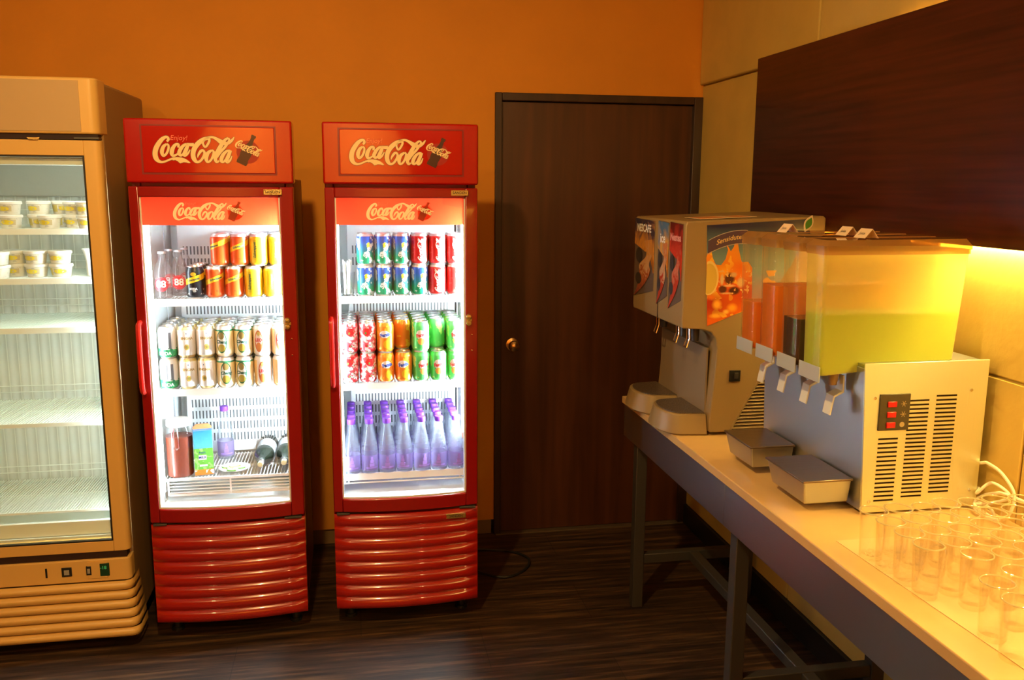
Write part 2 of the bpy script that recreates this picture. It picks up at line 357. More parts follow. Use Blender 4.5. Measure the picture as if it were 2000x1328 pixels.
# counter
top_m = mat('cream_laminate', (.70, .45, .18), .35, var=((9, 9, 9), .06), coat=.1)
ct = rbox(1.06, 1.634, -4.2, -.711, .822, .85).build('worktop', top_m, bevel=.003)
tag(ct, 'long cream laminate worktop carrying both drink dispensers and the glasses', 'counter')
t = empty('table_frame', (1.34, -2.44, 0), 0, 'long grey steel table frame with brushed apron and square legs under the cream worktop', 'table')
YF, YM, YN = -.72, -1.70, -4.15
for y0, y1 in ((YF, YM), (YM - .002, YN)):
    a = MB(); a.box(-.272, -.262, y1 + 2.44, y0 + 2.44, .69, .8215); a.build('apron', steel, t, bevel=.002)
a = MB(); a.box(.27, .28, YN + 2.44, YF + 2.44, .69, .8215); a.build('rear_rail', steel_dull, t)
for y in (YF, YN): rbox(-.262, .27, y + 2.44 - .005, y + 2.44 + .005, .69, .8215).build('end_apron', steel, t, bevel=.002)
lys = (YF - .11, -1.745, -2.95, YN + .1)
for y in lys:
    for sx in (-.235, .235): rbox(sx - .022, sx + .022, y + 2.44 - .022, y + 2.44 + .022, 0, .80).build('leg', steel_dull, t, bevel=.003)
    rbox(-.213, .213, y + 2.44 - .018, y + 2.44 + .018, .185, .225).build('cross_stretcher', steel_dull, t, bevel=.003)
for i in range(3): rbox(-.02, .02, lys[i + 1] + 2.458, lys[i] + 2.422, .187, .223).build('long_stretcher', steel_dull, t, bevel=.003)

# ================================================================== RED BOTTLE COOLERS
def vent_mat():
    m, nt, out = nt_of('slotted_white_panel'); nb = NB(nt); b = N(nt, 'ShaderNodeBsdfPrincipled'); nt.links.new(b.outputs[0], out.inputs[0]); b.inputs['Roughness'].default_value = .4
    tc = N(nt, 'ShaderNodeTexCoord'); sp = N(nt, 'ShaderNodeSeparateXYZ'); nt.links.new(tc.outputs['Object'], sp.inputs[0]); X, Y, Z = sp.outputs
    fx = nb.m('FRACT', nb.m('DIVIDE', nb.m('ADD', X, 1.0), .0132)); fz = nb.m('FRACT', nb.m('DIVIDE', nb.m('SUBTRACT', Z, .6), .0475))
    f = nb.m('MULTIPLY', nb.m('LESS_THAN', fx, .42), nb.m('LESS_THAN', fz, .68))
    g = nb.m('MULTIPLY', nb.band(X, -.185, .215), nb.m('ADD', nb.m('ADD', nb.band(Z, .647, .83), nb.band(Z, 1.17, 1.262)), nb.band(Z, 1.36, 1.455)))
    nt.links.new(nb.mix(nb.m('MULTIPLY', f, g), (.84, .86, .85), (.10, .11, .11)), b.inputs['Base Color']); return m
def wire_mat(): return mat('white_wire', (.85, .87, .86), .35)
tube_glow = emit('fluorescent_tube', (.72, .90, 1), 700)
tube_glow2 = emit('fluorescent_tube_side', (.72, .90, 1), 45)
def bow(x, hw, s): return -s * (1 - (x / hw) ** 2)
def bowed(mb, xa, xb, za, zb, back, hw, s, n=14, front=0.0):
    vs = []; fs = []
    for i in range(n + 1):
        x = xa + (xb - xa) * i / n; y = front + bow(x, hw, s); vs += [(x, y, za), (x, y, zb), (x, back, zb), (x, back, za)]
    for i in range(n):
        a = 4 * i; fs += [(a + j, a + 4 + j, a + 4 + (j + 1) % 4, a + (j + 1) % 4) for j in range(4)]
    fs += [(0, 1, 2, 3), (4 * n, 4 * n + 1, 4 * n + 2, 4 * n + 3)]
    return mb.add(vs, fs)
def shelf_mesh(x0, x1, y0, y1, z, lip=.024, pitch=.0125):
    """wire shelf with a price rail; top of the wires at z"""
    mb = MB(); n = int((x1 - x0) / pitch)
    for i in range(n + 1):
        x = x0 + (x1 - x0) * i / n; mb.box(x - .0016, x + .0016, y0 + .004, y1, z - .0032, z)
    for y in (y0 + .008, (y0 + y1) / 2, y1 - .006): mb.box(x0, x1, y - .003, y + .003, z - .010, z - .0035)
    mb.box(x0 - .002, x1 + .002, y0 - .004, y0 + .001, z - lip, z + .003)
    return mb
def cooler(x0, label, rot=0):
    hw = .2725; t = empty('drink_cooler', (x0 + hw, -.82, 0), 0, label, 'fridge', 'red branded drink coolers')
    # cabinet shell
    c = MB(); c.box(-hw, -.2425, .058, .56, .10, 1.70); c.box(.2425, hw, .058, .56, .10, 1.70); c.box(-hw, hw, .53, .56, .10, 1.70); c.box(-.2425, .2425, .058, .53, 1.655, 1.70); c.box(-.2425, .2425, .058, .53, .10, .500)
    c.build('cabinet', mat('red_cabinet_side', (.20, .006, .006), .4), t, bevel=.004)
    ln = MB(); ln.box(-.2425, -.2400, .06, .53, .5, 1.655); ln.box(.2400, .2425, .06, .53, .5, 1.655); ln.box(-.24, .24, .505, .53, .5, 1.655); ln.box(-.24, .24, .06, .505, .5, .508); ln.box(-.24, .24, .06, .505, 1.648, 1.655)
    ln.build('inner_liner', white, t)
    bk = MB(); bk.box(-.203, .236, .421, .503, .60, 1.56); bk.build('evaporator_cover', vent_mat(), t, bevel=.004)
    for sx in (-.2400, .2365):
        for sy in (.10, .36): rbox(sx, sx + .0035, sy, sy + .012, .52, 1.60).build('shelf_standard', mat('pale_grey_rail', (.55, .57, .58), .4), t)
    # door frame, bowed in plan
    d = MB(); B = .03
    bowed(d, -hw, -.2385, .468, 1.672, .052, hw, B, 3); bowed(d, .2265, hw, .468, 1.672, .052, hw, B, 3)
    bowed(d, -.2385, .2265, 1.636, 1.672, .052, hw, B); bowed(d, -.2385, .2265, .468, .520, .052, hw, B)
    do = d.build('door', red_door, t, bevel=.004)
    gk = MB()
    for a in ((-.2385, -.2335, .52, 1.636), (.2215, .2265, .52, 1.636)): bowed(gk, a[0], a[1], a[2], a[3], .03, hw, B, 1, .008)
    bowed(gk, -.2335, .2215, .52, .526, .03, hw, B, 14, .008)
    gk.build('door_gasket', mat('white_gasket', (.7, .7, .68), .5), do)
    g = MB(); n = 14; vs = []
    for i in range(n + 1):
        x = -.2385 + .465 * i / n; y = .010 + bow(x, hw, B); vs += [(x, y, .52), (x, y, 1.636)]
    g.add(vs, [(2 * i, 2 * i + 2, 2 * i + 3, 2 * i + 1) for i in range(n)], True); g.build('glass_pane', glass_pane, do)
    # banner on the glass
    def bp(x, z, off): return (x, .010 + bow(x, hw, B) + off, z)
    b = MB(); vs = []
    for i in range(n + 1):
        x = -.2335 + .455 * i / n; vs += [bp(x, 1.541, .003), bp(x, 1.636, .003)]
    b.add(vs, [(2 * i, 2 * i + 2, 2 * i + 3, 2 * i + 1) for i in range(n)], True)
    ban = b.build('banner', translucent('red_film', (.50, .014, .006), .60, .3, (.80, .045, .012)), t)
    # header box
    h = MB(); H = .010
    bowed(h, -hw - .003, hw + .003, 1.684, 1.898, .11, hw + .003, H, 16)
    ho = h.build('header_sign', red, t, bevel=.007, seg=3)
    ins = MB(); vs = []
    # recessed sign plate: groove with its shade painted darker red, then raised face
    gr = MB(); bowed(gr, -.222, .222, 1.712, 1.878, -.002, hw, H, 12, -.0012); gr.build('sign_groove', mat('groove_shade_red', (.20, .003, .003), .4), ho)
    pl = MB(); bowed(pl, -.216, .216, 1.718, 1.873, -.0005, hw, H, 12, -.0030); pl.build('sign_plate', mat('red_sign_film', (.42, .006, .002), .14, 0, coat=1), ho, bevel=.002)
    def put(mb, cx, cz, w, surf, off, rotd=0.0, grow=0.0):
        k = w / 1885.0; ca, sa = math.cos(rotd), math.sin(rotd)
        def f(x, y):
            u = (x - 1030) * k; v = -(y - 450) * k; X = cx + u * ca - v * sa; Z = cz + u * sa + v * ca; return surf(X, Z, off)
        return script_logo(mb, f, grow)
    def hp(x, z, off): return (x, bow(x, hw, H) - .0030 - off, z)
    def disc(mb, cx, cz, r, surf, off, n=28, ring=0):
        vs = [surf(cx, cz, off)] + [surf(cx + r * math.cos(2 * PI * i / n), cz + r * math.sin(2 * PI * i / n), off) for i in range(n)]
        mb.add(vs, [(0, 1 + i, 1 + (i + 1) % n) for i in range(n)])
    def bottle_poly(mb, cx, cz, L, ang, surf, off, cut=(0, 1)):
        prof = [(0, .16), (.08, .175), (.2, .15), (.32, .17), (.48, .17), (.62, .11), (.74, .065), (.9, .055), (.92, .075), (1, .075)]
        prof = [(t_, w_) for t_, w_ in prof if cut[0] <= t_ <= cut[1]]
        vs = []
        for t_, w_ in prof:
            for s_ in (-1, 1):
                u = s_ * w_ * L; v = (t_ - .5) * L; vs.append(surf(cx + u * math.cos(ang) - v * math.sin(ang), cz + u * math.sin(ang) + v * math.cos(ang), off))
        mb.add(vs, [(2 * i, 2 * i + 1, 2 * i + 3, 2 * i + 2) for i in range(len(prof) - 1)])
    ink_sh = mat('dark_red_shadow', (.10, .003, .002), .5)
    def artw(par, surf, cx, cz, w, ink, shadow, disc_m, bot_m, sgn):
        if shadow:
            a = MB(); put(a, cx, cz, w, surf, .0004 * sgn, 0, 10); a.build('lettering_shadow', shadow, par)
        a = MB(); put(a, cx, cz, w, surf, .0008 * sgn); a.build('lettering', ink, par)
        a = MB(); text_on(a, 'Enjoy!', w * .085, lambda x, y, z: surf(cx - w * .175 + x, cz + w * .145 + y, .0008 * sgn), shear=.2); a.build('small_lettering', mat('pink_ink', (.75, .16, .10), .5) if sgn > 0 else ink, par)
        dx = cx + w * .665; r = w * .145; a = MB(); disc(a, dx, cz - w * .02, r, surf, .0003 * sgn); a.build('emblem_disc', disc_m, par)
        a = MB(); bottle_poly(a, dx - w * .005, cz + w * .01, w * .40, -.45, surf, .0006 * sgn); a.build('emblem_bottle', bot_m, par)
        a = MB(); put(a, dx + w * .005, cz + w * .03, w * .33, surf, .0010 * sgn, -.42); a.build('emblem_lettering', ink, par)
    artw(ho, hp, -.050, 1.795, .268, cream_ink, ink_sh, mat('emblem_red', (.30, .006, .004), .3), mat('bottle_brown', (.05, .012, .006), .3), 1)
    def fp(x, z, off): return (x, .010 + bow(x, hw, B) - .0015 - off, z)
    artw(ban, fp, -.040, 1.588, .178, mat('cream_film', (.93, .84, .62), .5), None, translucent('orange_film', (.60, .06, .02), .5), translucent('brown_film', (.35, .05, .02), .3), 1)
    # maker's badge
    def badge(cx, cz, y, w=.062):
        q = MB(); q.box(cx - w / 2, cx + w / 2, y - .002, y + .001, cz - .0095, cz + .0095); bo = q.build('maker_badge', brass, t, bevel=.001)
        a = MB(); text_on(a, 'SANDEN', .013, lambda x, yy, z: (cx + x, y - .0026, cz + yy), bold=.0002); a.build('badge_lettering', black_ink, bo)
    badge(.205, 1.655, bow(.19, hw, B) - .0015)
    if rot: badge(.185, .436, -.026, .075)
    # lower grille: a bowed panel pressed into eight rounded ribs
    L = MB(); nx = 18; nz = 8 * 8; vs = []; fs = []; z0, z1 = .078, .458
    for j in range(nz + 1):
        zf = j / nz; z = z0 + (z1 - z0) * zf; ph = (zf * 8) % 1; rib = .013 * math.sin(PI * ph) ** .7 if j % 8 else 0
        for i in range(nx + 1):
            x = -hw + 2 * hw * i / nx; e = min(1, (hw - abs(x)) / .03); vs.append((x, bow(x, hw, .03) - rib * (e ** .5) + .006, z))
    for j in range(nz):
        for i in range(nx): a = j * (nx + 1) + i; fs.append((a, a + 1, a + nx + 2, a + nx + 1))
    L.add(vs, fs, True)
    vs = []; nb_ = len(vs)
    for i in range(nx + 1):
        x = -hw + 2 * hw * i / nx; y = bow(x, hw, .03) + .006; vs += [(x, y, z0), (x, .10, z0), (x, y, z1), (x, .10, z1)]
    fs = []
    for i in range(nx): a = 4 * i; fs += [(a, a + 4, a + 5, a + 1), (a + 2, a + 3, a + 7, a + 6)]
    fs += [(0, 1, 3, 2), (4 * nx, 4 * nx + 2, 4 * nx + 3, 4 * nx + 1)]; L.add(vs, fs)
    L.build('lower_grille', mat('red_grille', (.36, .008, .003), .25, 0, coat=.7), t, angle=60)
    q = MB(); q.box(-.255, .255, .0, .05, .458, .468); q.build('gap_shade', dark_gap, t)
    rbox(-.262, -.215, -.012, .03, .459, .466).build('door_hinge', steel_dull, t, bevel=.001); rbox(.20, .262, -.014, .03, .459, .466).build('door_hinge', steel_dull, t, bevel=.001)
    # handle on the left stile
    hd = MB(); hy = bow(-.262, hw, B); pts = [(-.262, hy + .004, 1.205), (-.262, hy - .018, 1.20), (-.262, hy - .030, 1.18), (-.262, hy - .032, 1.08), (-.262, hy - .030, .985), (-.262, hy - .018, .96), (-.262, hy + .004, .955)]
    hd.tube(catmull(pts, 5), .0095, 10); hd.build('door_handle', mat('red_handle', (.55, .012, .006), .25, coat=.6), t)
    # lock on the right stile
    lk = MB(); My = Matrix.Rotation(PI / 2, 4, 'X'); ly = bow(.238, hw, B)
    for zz in (1.203, 1.180): lk.lathe([(.010, 0), (.010, .008), (.008, .012), (0, .013)], 16, (.238, ly, zz), My)
    lk.box(.228, .250, ly - .004, ly + .004, 1.186, 1.196); lk.build('door_lock', brass, t)
    for zz in (1.135, 1.075): MB().lathe([(.003, 0), (.0025, .002), (0, .0025)], 10, (.250, bow(.25, hw, B), zz), My).build('door_screw', chrome, t)
    # feet
    for sx in (-.22, .22):
        for sy in (.10, .50):
            f = MB(); f.cyl((sx, sy, 0), (sx, sy, .10), .016, 12); f.cyl((sx, sy, 0), (sx, sy, .012), .024, 12); f.build('foot', black, t)
    # lamp tube beside the door opening
    f = MB(); f.cyl((.2285, .075, .74), (.2285, .075, 1.56), .0075, 12); f.build('lamp_tube', tube_glow, t)
    MB().cyl((-.2330, .073, .56), (-.2330, .073, 1.56), .0055, 10).build('lamp_tube', tube_glow2, t)
    for zz in (.715, 1.56): rbox(.221, .236, .068, .084, zz, zz + .025).build('lamp_holder', white, t)
    for z in (1.270, .938): shelf_mesh(-.232, .232, .095, .412, z).build('shelf', wire_mat(), t)
    if rot:
        s3 = shelf_mesh(-.232, .232, .095, .412, .582); s3.cyl((-.235, .10, .545), (.235, .10, .545), .003, 8)
        s3.cyl((-.215, .10, .545), (-.215, .10, .560), .003, 6); s3.cyl((.215, .10, .545), (.215, .10, .560), .003, 6)
    else:
        s3 = shelf_mesh(-.232, .232, .095, .412, .598, lip=.006)
        for zz in (.592, .580, .568, .556, .544): s3.cyl((-.222, .097, zz), (.232, .097, zz), .0022, 6)
        for xx in (-.222, .0, .228): s3.box(xx - .003, xx + .003, .092, .098, .535, .600)
        s3.box(-.222, .232, .099, .103, .530, .540)
    s3.build('shelf', wire_mat(), t)
    return t
cooler(-.742, 'red drink cooler with bottle jug and carton inside, beside the beige freezer', 0)
cooler(-.089, 'red drink cooler holding rows of purple-capped bottles, beside the brown door', 1)

# ================================================================== CANS AND BOTTLES
def wrapf(r, z0=0.0, rot90=False, th0=0.0):
    """map flat lettering (x right, y up) onto a cylinder facing -y"""
    def f(x, y, z):
        if rot90: x, y = -y, x
        a = x / r + th0; return ((r + .0004) * math.sin(a), -(r + .0004) * math.cos(a), z0 + y)
    return f
CR = .0325
def make_can(kind, body_mat, letter=None, H=.1155, name='drink_can'):
    root = empty(name)
    p = [(.0255, .000), (.0262, .0015), (CR - .0008, .010), (CR, .0125), (CR, H - .0175), (CR - .0005, H - .0155), (.0275, H - .0045), (.0272, H - .0028)]
    b = MB(); b.lathe_open([(0, .004), (.021, .003)] + p, 28); b.build('can_body', body_mat, root)
    q = MB(); q.lathe_open([(.0272, H - .0028), (.0280, H - .0012), (.0276, H), (.0262, H - .0008), (.0248, H - .0045), (0, H - .0042)], 28)
    lid = q.build('can_lid', mat('can_aluminium', (.80, .81, .80), .28, .9), root)
    q = MB(); q.lathe([(.0, H - .004), (.0075, H - .004), (.0075, H - .0028), (0, H - .0026)], 14, (0, -.008, 0)); q.build('pull_tab', mat('can_tab', (.7, .71, .7), .3, .9), lid)
    if letter:
        for fn, m in letter:
            mb = MB(); fn(mb); mb.build('lettering', m, root)
    return root
def L_text(txt, size, z0, rot90=False, th=0.0, shear=0.0, bold=.0004, tilt=0.0):
    w = wrapf(CR, z0, rot90, th); ca, sa = math.cos(tilt), math.sin(tilt)
    return lambda mb: text_on(mb, txt, size, lambda x, y, z: w(x * ca - y * sa, x * sa + y * ca, z), shear=shear, bold=bold)
def L_script(wd, z0, rot90=False, th=0.0):
    w = wrapf(CR, z0, rot90, th); k = wd / 1885.0
    return lambda mb: script_logo(mb, lambda x, y: w((x - 1030) * k, -(y - 450) * k, 0))
wi = mat('white_ink', (.88, .88, .86), .5); gi = mat('green_ink', (.02, .16, .05), .5); bi = mat('blue_ink', (.02, .05, .30), .5); goi = mat('gold_ink', (.42, .28, .07), .4, .3); ri = mat('red_ink', (.55, .02, .02), .5); dgi = mat('dark_green_ink', (.01, .07, .04), .5)
silver = (.75, .76, .75)
rim = ('band', .0, .004, silver)
m_black = canmat('can_black_print', (.012, .012, .014), [('band', .058, .079, (.85, .62, .02), .010), ('oval', .05, .088, .30, .007, (.85, .45, .03)), ('blob', 55, .62, (.45, .42, .35), .015, .045), rim])
m_orange = canmat('can_orange_print', (.78, .11, .012), [('grad', .01, .11, (.62, .06, .01)), ('band', .062, .080, (.90, .62, .03), .012), ('blob', 60, .66, (.55, .05, .01), .012, .05), rim, ('band', .105, .12, silver)])
m_yellow = canmat('can_yellow_print', (.92, .70, .02), [('grad', .09, .0, (.90, .55, .01)), ('bandu', -.75, -.35, .02, .095, (.70, .52, .02)), rim, ('band', .105, .12, silver)])
m_whitegreen = canmat('can_white_green_print', (.80, .82, .78), [('band', .0, .032, (.05, .42, .14)), ('blob', 70, .56, (.02, .22, .08), .004, .038), ('bandu', -.35, .12, .038, .092, (.30, .32, .34)), ('bandu', .45, .75, .035, .095, (.18, .19, .22)), rim])
m_whitegold = canmat('can_white_gold_print', (.86, .84, .78), [('oval', 0, .040, .27, .011, (.66, .45, .12)), ('oval', .03, .040, .15, .006, (.30, .25, .06)), ('oval', 0, .090, .05, .003, (.05, .05, .08)), ('band', .0, .010, (.62, .48, .20)), ('band', .102, .12, (.70, .60, .30))])
m_green_oval = canmat('can_gold_green_print', (.86, .70, .32), [('grad', .1, 0, (.92, .80, .50)), ('oval', 0, .056, .62, .041, (.03, .16, .07)), ('oval', 0, .056, .52, .036, (.84, .86, .80)), ('oval', 0, .079, .34, .013, (.28, .20, .06)), ('oval', 0, .034, .42, .014, (.50, .36, .06)), ('band', .095, .101, (.03, .22, .10)), ('band', .101, .12, silver), rim])
m_amber = canmat('can_white_amber_print', (.88, .84, .74), [('bandu', -1.5, -.65, .0, .10, (.85, .55, .22)), ('oval', 0, .056, .50, .040, (.60, .16, .06)), ('oval', 0, .060, .38, .026, (.80, .66, .56)), ('oval', 0, .036, .30, .015, (.62, .22, .05)), ('oval', .02, .084, .20, .008, (.62, .46, .12)), rim])
m_lemon = canmat('can_blue_green_print', (.03, .12, .62), [('grad', .085, .03, (.02, .36, .16)), ('oval', .1, .072, .24, .011, (.88, .72, .05)), ('blob', 45, .60, (.70, .85, .88)), rim, ('band', .105, .12, silver)])
m_cola = canmat('can_red_print', (.62, .015, .012), [('bandu', .55, .80, .004, .10, (.86, .84, .82)), ('blob', 60, .68, (.70, .08, .06)), rim, ('band', .105, .12, silver)])
m_straw = canmat('can_strawberry_print', (.78, .10, .12), [('blob', 70, .52, (.90, .78, .76)), ('blob', 55, .60, (.62, .015, .02)), ('oval', .1, .082, .55, .014, (.70, .02, .02)), ('blob', 110, .68, (.10, .30, .06)), rim])
m_fanta_o = canmat('can_orange_fruit_print', (.90, .24, .02), [('blob', 50, .58, (.95, .55, .04)), ('oval', -.1, .070, .60, .014, (.88, .80, .72)), ('oval', .2, .032, .42, .016, (.92, .48, .02)), rim])
m_fanta_g = canmat('can_green_fruit_print', (.10, .58, .12), [('blob', 45, .60, (.55, .85, .20)), ('oval', -.1, .066, .50, .018, (.86, .80, .72)), ('oval', .0, .040, .40, .013, (.90, .42, .08)), rim])
sk = [(L_text('TONIC', .0100, .069, tilt=.25), dgi)]
CANS = {
 'black': (make_can('b', m_black, [(L_text('Schweppes', .0105, .0685, tilt=.25, shear=.2), black_ink), (L_text('SODA', .010, .035), wi)]), 'black soda can, yellow band'),
 'orange': (make_can('o', m_orange, [(L_text('Schweppes', .0105, .071, tilt=.25, shear=.2), dgi)]), 'orange soda can, yellow band'),
 'yellow': (make_can('y', m_yellow, [(L_text('Schweppes', .013, .058, True, -.55, shear=.2), dgi)]), 'plain yellow soda can'),
 'wgreen': (make_can('wg', m_whitegreen, [(L_text('SODA', .017, .018), wi)]), 'white and green can'),
 'wgold': (make_can('wd', m_whitegold, [(L_text('SINGHA', .0125, .072, bold=.0006), goi)]), 'white can with gold crest'),
 'goval': (make_can('go', m_green_oval, [(L_text('Chang', .0155, .056, shear=.2, bold=.0008), dgi)]), 'gold can with green oval'),
 'amber': (make_can('am', m_amber, [(L_text('LEO', .015, .060, bold=.0008), ri)]), 'white can with amber oval'),
 'lemon': (make_can('sp', m_lemon, [(L_text('Sprite', .022, .050, shear=.2, bold=.0008, tilt=1.05), wi)]), 'blue and green lemon-lime can'),
 'cola': (make_can('ck', m_cola, [(L_script(.088, .055, True), wi)]), 'red cola can with white script'),
 'straw': (make_can('st', m_straw, [(L_text('Fanta', .017, .056, bold=.0010, tilt=.2), wi)]), 'red strawberry soda can'),
 'forange': (make_can('fo', m_fanta_o, [(L_text('Fanta', .018, .068, bold=.0010, tilt=.2), bi)]), 'orange fruit soda can'),
 'fgreen': (make_can('fg', m_fanta_g, [(L_text('Fanta', .018, .064, bold=.0010, tilt=.2), ri)]), 'green fruit soda can')}
USED = set()
ORD = ['first', 'second', 'third', 'fourth', 'fifth', 'sixth', 'seventh']
def put_can(k, x, y, z, rz, label, group):
    r, _ = CANS[k]
    if k in USED: o = dup(r, (x, y, z), rz, label, group)
    else: o = r; USED.add(k); o.location = (x, y, z); o.rotation_euler = (0, 0, rz); o['label'] = label; o['group'] = group
    o['category'] = 'can'
    if k == 'black' or k == 'x': pass
    return o
DEP = ['at the front', 'one behind the front', 'two behind the front', 'three behind the front', 'at the back']
def can_block(cols, z, tiers, depth, shelf, group, y0=-.704, dy=.0664, skip=(), jit=.02):
    """cols: list of (kind, x); tiers rows of height"""
    for ti in range(tiers):
        for ci, (k, x) in enumerate(cols):
            for d in range(depth):
                if (ti, ci, d) in skip: continue
                w = 'upper' if ti else 'lower'
                if tiers == 1: w = ''
                dsc = CANS[k][1]
                lab = f"{dsc}, {w} {ORD[ci]} from left, {DEP[d]}, {shelf}".replace('  ', ' ')
                put_can(k, x + random.uniform(-.0003, .0003), y0 + dy * d, z + ti * .1158, random.uniform(-.35, .3) if d == 0 else random.uniform(-PI, PI), lab, group)
# left cooler, top shelf
zt = 1.2735
rowA = [('black', -.560), ('orange', -.492), ('orange', -.424), ('yellow', -.356), ('yellow', -.2885)]
rowB = [('orange', -.470), ('orange', -.402), ('yellow', -.334), ('yellow', -.2665)]
GA = 'soda cans on the top shelf of the left cooler'
for d in range(3):
    for ci, (k, x) in enumerate(rowA):
        put_can(k, x, -.699 + .0665 * d, zt, (-.1, .25, .1, .2, .5)[ci] if d == 0 else random.uniform(-3, 3), f"{CANS[k][1]}, lower row {ORD[ci]} from left, {DEP[d]}", GA)
    for ci, (k, x) in enumerate(rowB):
        put_can(k, x, -.697 + .0665 * d, zt + .1158, (-.75, .05, .2, .4)[ci] if d == 0 else random.uniform(-3, 3), f"{CANS[k][1]}, upper row {ORD[ci]} from left, {DEP[d]}", GA)
# left cooler, middle shelf
cols = [(k, -.668 + .0666 * i) for i, k in enumerate(('wgreen', 'wgold', 'wgold', 'goval', 'goval', 'amber', 'amber'))]
can_block(cols, .9415, 2, 4, 'left cooler', 'beer and soda cans on the middle shelf of the left cooler')
# right cooler, top shelf
lower = [('lemon', .050), ('lemon', .117), ('lemon', .184), ('lemon', .252), ('cola', .3195), ('cola', .3865)]
upper = [('lemon', .050), ('lemon', .117), ('lemon', .184), ('cola', .252), ('cola', .3195), ('cola', .3865)]
GB = 'cans on the top shelf of the right cooler'
for d in range(2):
    for nm, row, zz in (('lower', lower, zt), ('upper', upper, zt + .1158)):
        for ci, (k, x) in enumerate(row):
            put_can(k, x, -.697 + .0665 * d, zz, random.uniform(.0, .5) if d == 0 else random.uniform(-3, 3), f"{CANS[k][1]}, {nm} row {ORD[ci]} from left, {DEP[d]}", GB)
# right cooler, middle shelf
cols = [(k, -.016 + .0671 * i) for i, k in enumerate(('straw', 'straw', 'forange', 'forange', 'fgreen', 'fgreen', 'fgreen'))]
can_block(cols, .9415, 2, 5, 'right cooler', 'fruit soda cans on the middle shelf of the right cooler', skip={(1, 3, 0), (1, 5, 0)})

# clear glass soda bottles, left cooler top shelf
def soda_bottle():
    t = empty('soda_bottle', (0, 0, 0), 0, '', 'bottle')
    b = MB(); b.lathe_open([(0, .004), (.022, .0), (.031, .004), (.032, .012), (.032, .088), (.030, .102), (.022, .125), (.0135, .142), (.0125, .152), (.0140, .154), (.0140, .160), (.012, .163)], 24); b.build('bottle_glass', clear('pinkish_clear_glass', (.975, .955, .955), 1.45, edge=((.72, .68, .68), .25), body=((.82, .74, .74), .12)), t)
    q = MB(); q.lathe([(.0138, .160), (.0150, .162), (.0138, .168), (0, .169)], 18); q.build('bottle_cap', mat('pale_cap', (.75, .72, .74), .4, .4), t)
    r = .0324; n = 24; vs = []; cz = .052
    def ell(a, b_, off):
        return [((r + off) * math.sin(a * math.cos(2 * PI * i / n)), -(r + off) * math.cos(a * math.cos(2 * PI * i / n)), cz + b_ * math.sin(2 * PI * i / n)) for i in range(n)]
    m = MB(); E1 = ell(.80, .026, .0002); E2 = ell(.70, .0225, .0002); m.add(E1 + E2, [(i, (i + 1) % n, n + (i + 1) % n, n + i) for i in range(n)])
    E3 = ell(.66, .021, .0002)
    m.add([((r + .0003) * math.sin(0), -(r + .0003), cz)] + E3, [(0, 1 + i, 1 + (i + 1) % n) for i in range(n)])
    lb = m.build('printed_label', mat('red_label_ink', (.72, .03, .04), .5), t)
    m = MB(); text_on(m, '88', .034, lambda x, y, z: wrapf(r + .0006)(x, y + cz, z), bold=.001); m.build('label_lettering', wi, lb)
    return t
sb0 = soda_bottle(); SB = [(-.6725, -.690, 'clear soda bottle with red label, front leftmost on the top shelf'), (-.628, -.624, 'clear soda bottle with red label, front one touching the black can'), (-.6725, -.560, 'clear soda bottle standing behind the leftmost soda bottle'), (-.630, -.500, 'clear soda bottle half hidden behind the black can')]
for i, (x, y, lb) in enumerate(SB):
    if i == 0: sb0.location = (x, y, zt); sb0['label'] = lb; sb0['group'] = 'clear soda bottles'; sb0.rotation_euler = (0, 0, -.05)
    else: dup(sb0, (x, y, zt), .1 * i, lb, 'clear soda bottles')

# water bottles with purple caps
def water_bottle():
    t = empty('water_bottle', (0, 0, 0), 0, '', 'bottle')
    prof = [(0, .006), (.018, .001), (.030, .0), (.0322, .004), (.0322, .080), (.0315, .092), (.0265, .118), (.0195, .150), (.0145, .182), (.0132, .196)]
    b = MB(); b.lathe_open(prof, 20); b.build('bottle_glass', clear('water_bottle_glass', (.975, .98, .985), 1.4, edge=((.60, .64, .72), .28), body=((.74, .79, .88), .16)), t)
    q = MB(); q.lathe_open([(.0326, .012), (.0326, .072)], 20)
    q.build('printed_label', clear('lilac_film', (.86, .80, .94), 1.2, body=((.56, .42, .80), .42)), t)
    q = MB(); r = .0328
    for rr, zz, s_ in ((.004, .060, 1), (.0065, .048, 1), (.009, .034, 1)): q.box(-rr, rr, -r - .0006, -r + .002, zz - .006, zz + .006)
    for u in range(-8, 9): a = u / 8 * .7; a2 = (u + 1) / 8 * .7; q.add([((r) * math.sin(w), -r * math.cos(w), z) for w, z in ((a, .020), (a2, .020), (a2, .026), (a, .026))], [(0, 1, 2, 3)])
    q.build('label_emblem', mat('purple_ink', (.34, .20, .62), .5), t)
    q = MB(); q.lathe([(.0150, .192), (.0160, .194), (.0160, .209), (.0150, .2115), (0, .212)], 18); q.build('bottle_cap', translucent('purple_cap', (.26, .07, .62), .25, .3), t)
    return t
wb0 = water_bottle(); first = True
xs = [-.0175, .0497, .1169, .1841, .2513, .3185, .3857]
for c_, x in enumerate(xs):
    for d in range(5):
        lb = f"purple-capped water bottle, {ORD[c_]} column from left, {DEP[d]}, right cooler"
        xx = x; yy = -.707 + .0678 * d
        if first: wb0.location = (xx, yy, .5855); wb0['label'] = lb; wb0['group'] = 'purple-capped water bottles'; first = False
        else: dup(wb0, (xx + random.uniform(-.0003, .0003), yy, .5855), random.uniform(-.3, .3) if d == 0 else random.uniform(-3, 3), lb, 'purple-capped water bottles')
dup(wb0, (-.515, -.485, .6015), .2, 'single purple-capped water bottle standing behind the juice carton in the left cooler', 'purple-capped water bottles')

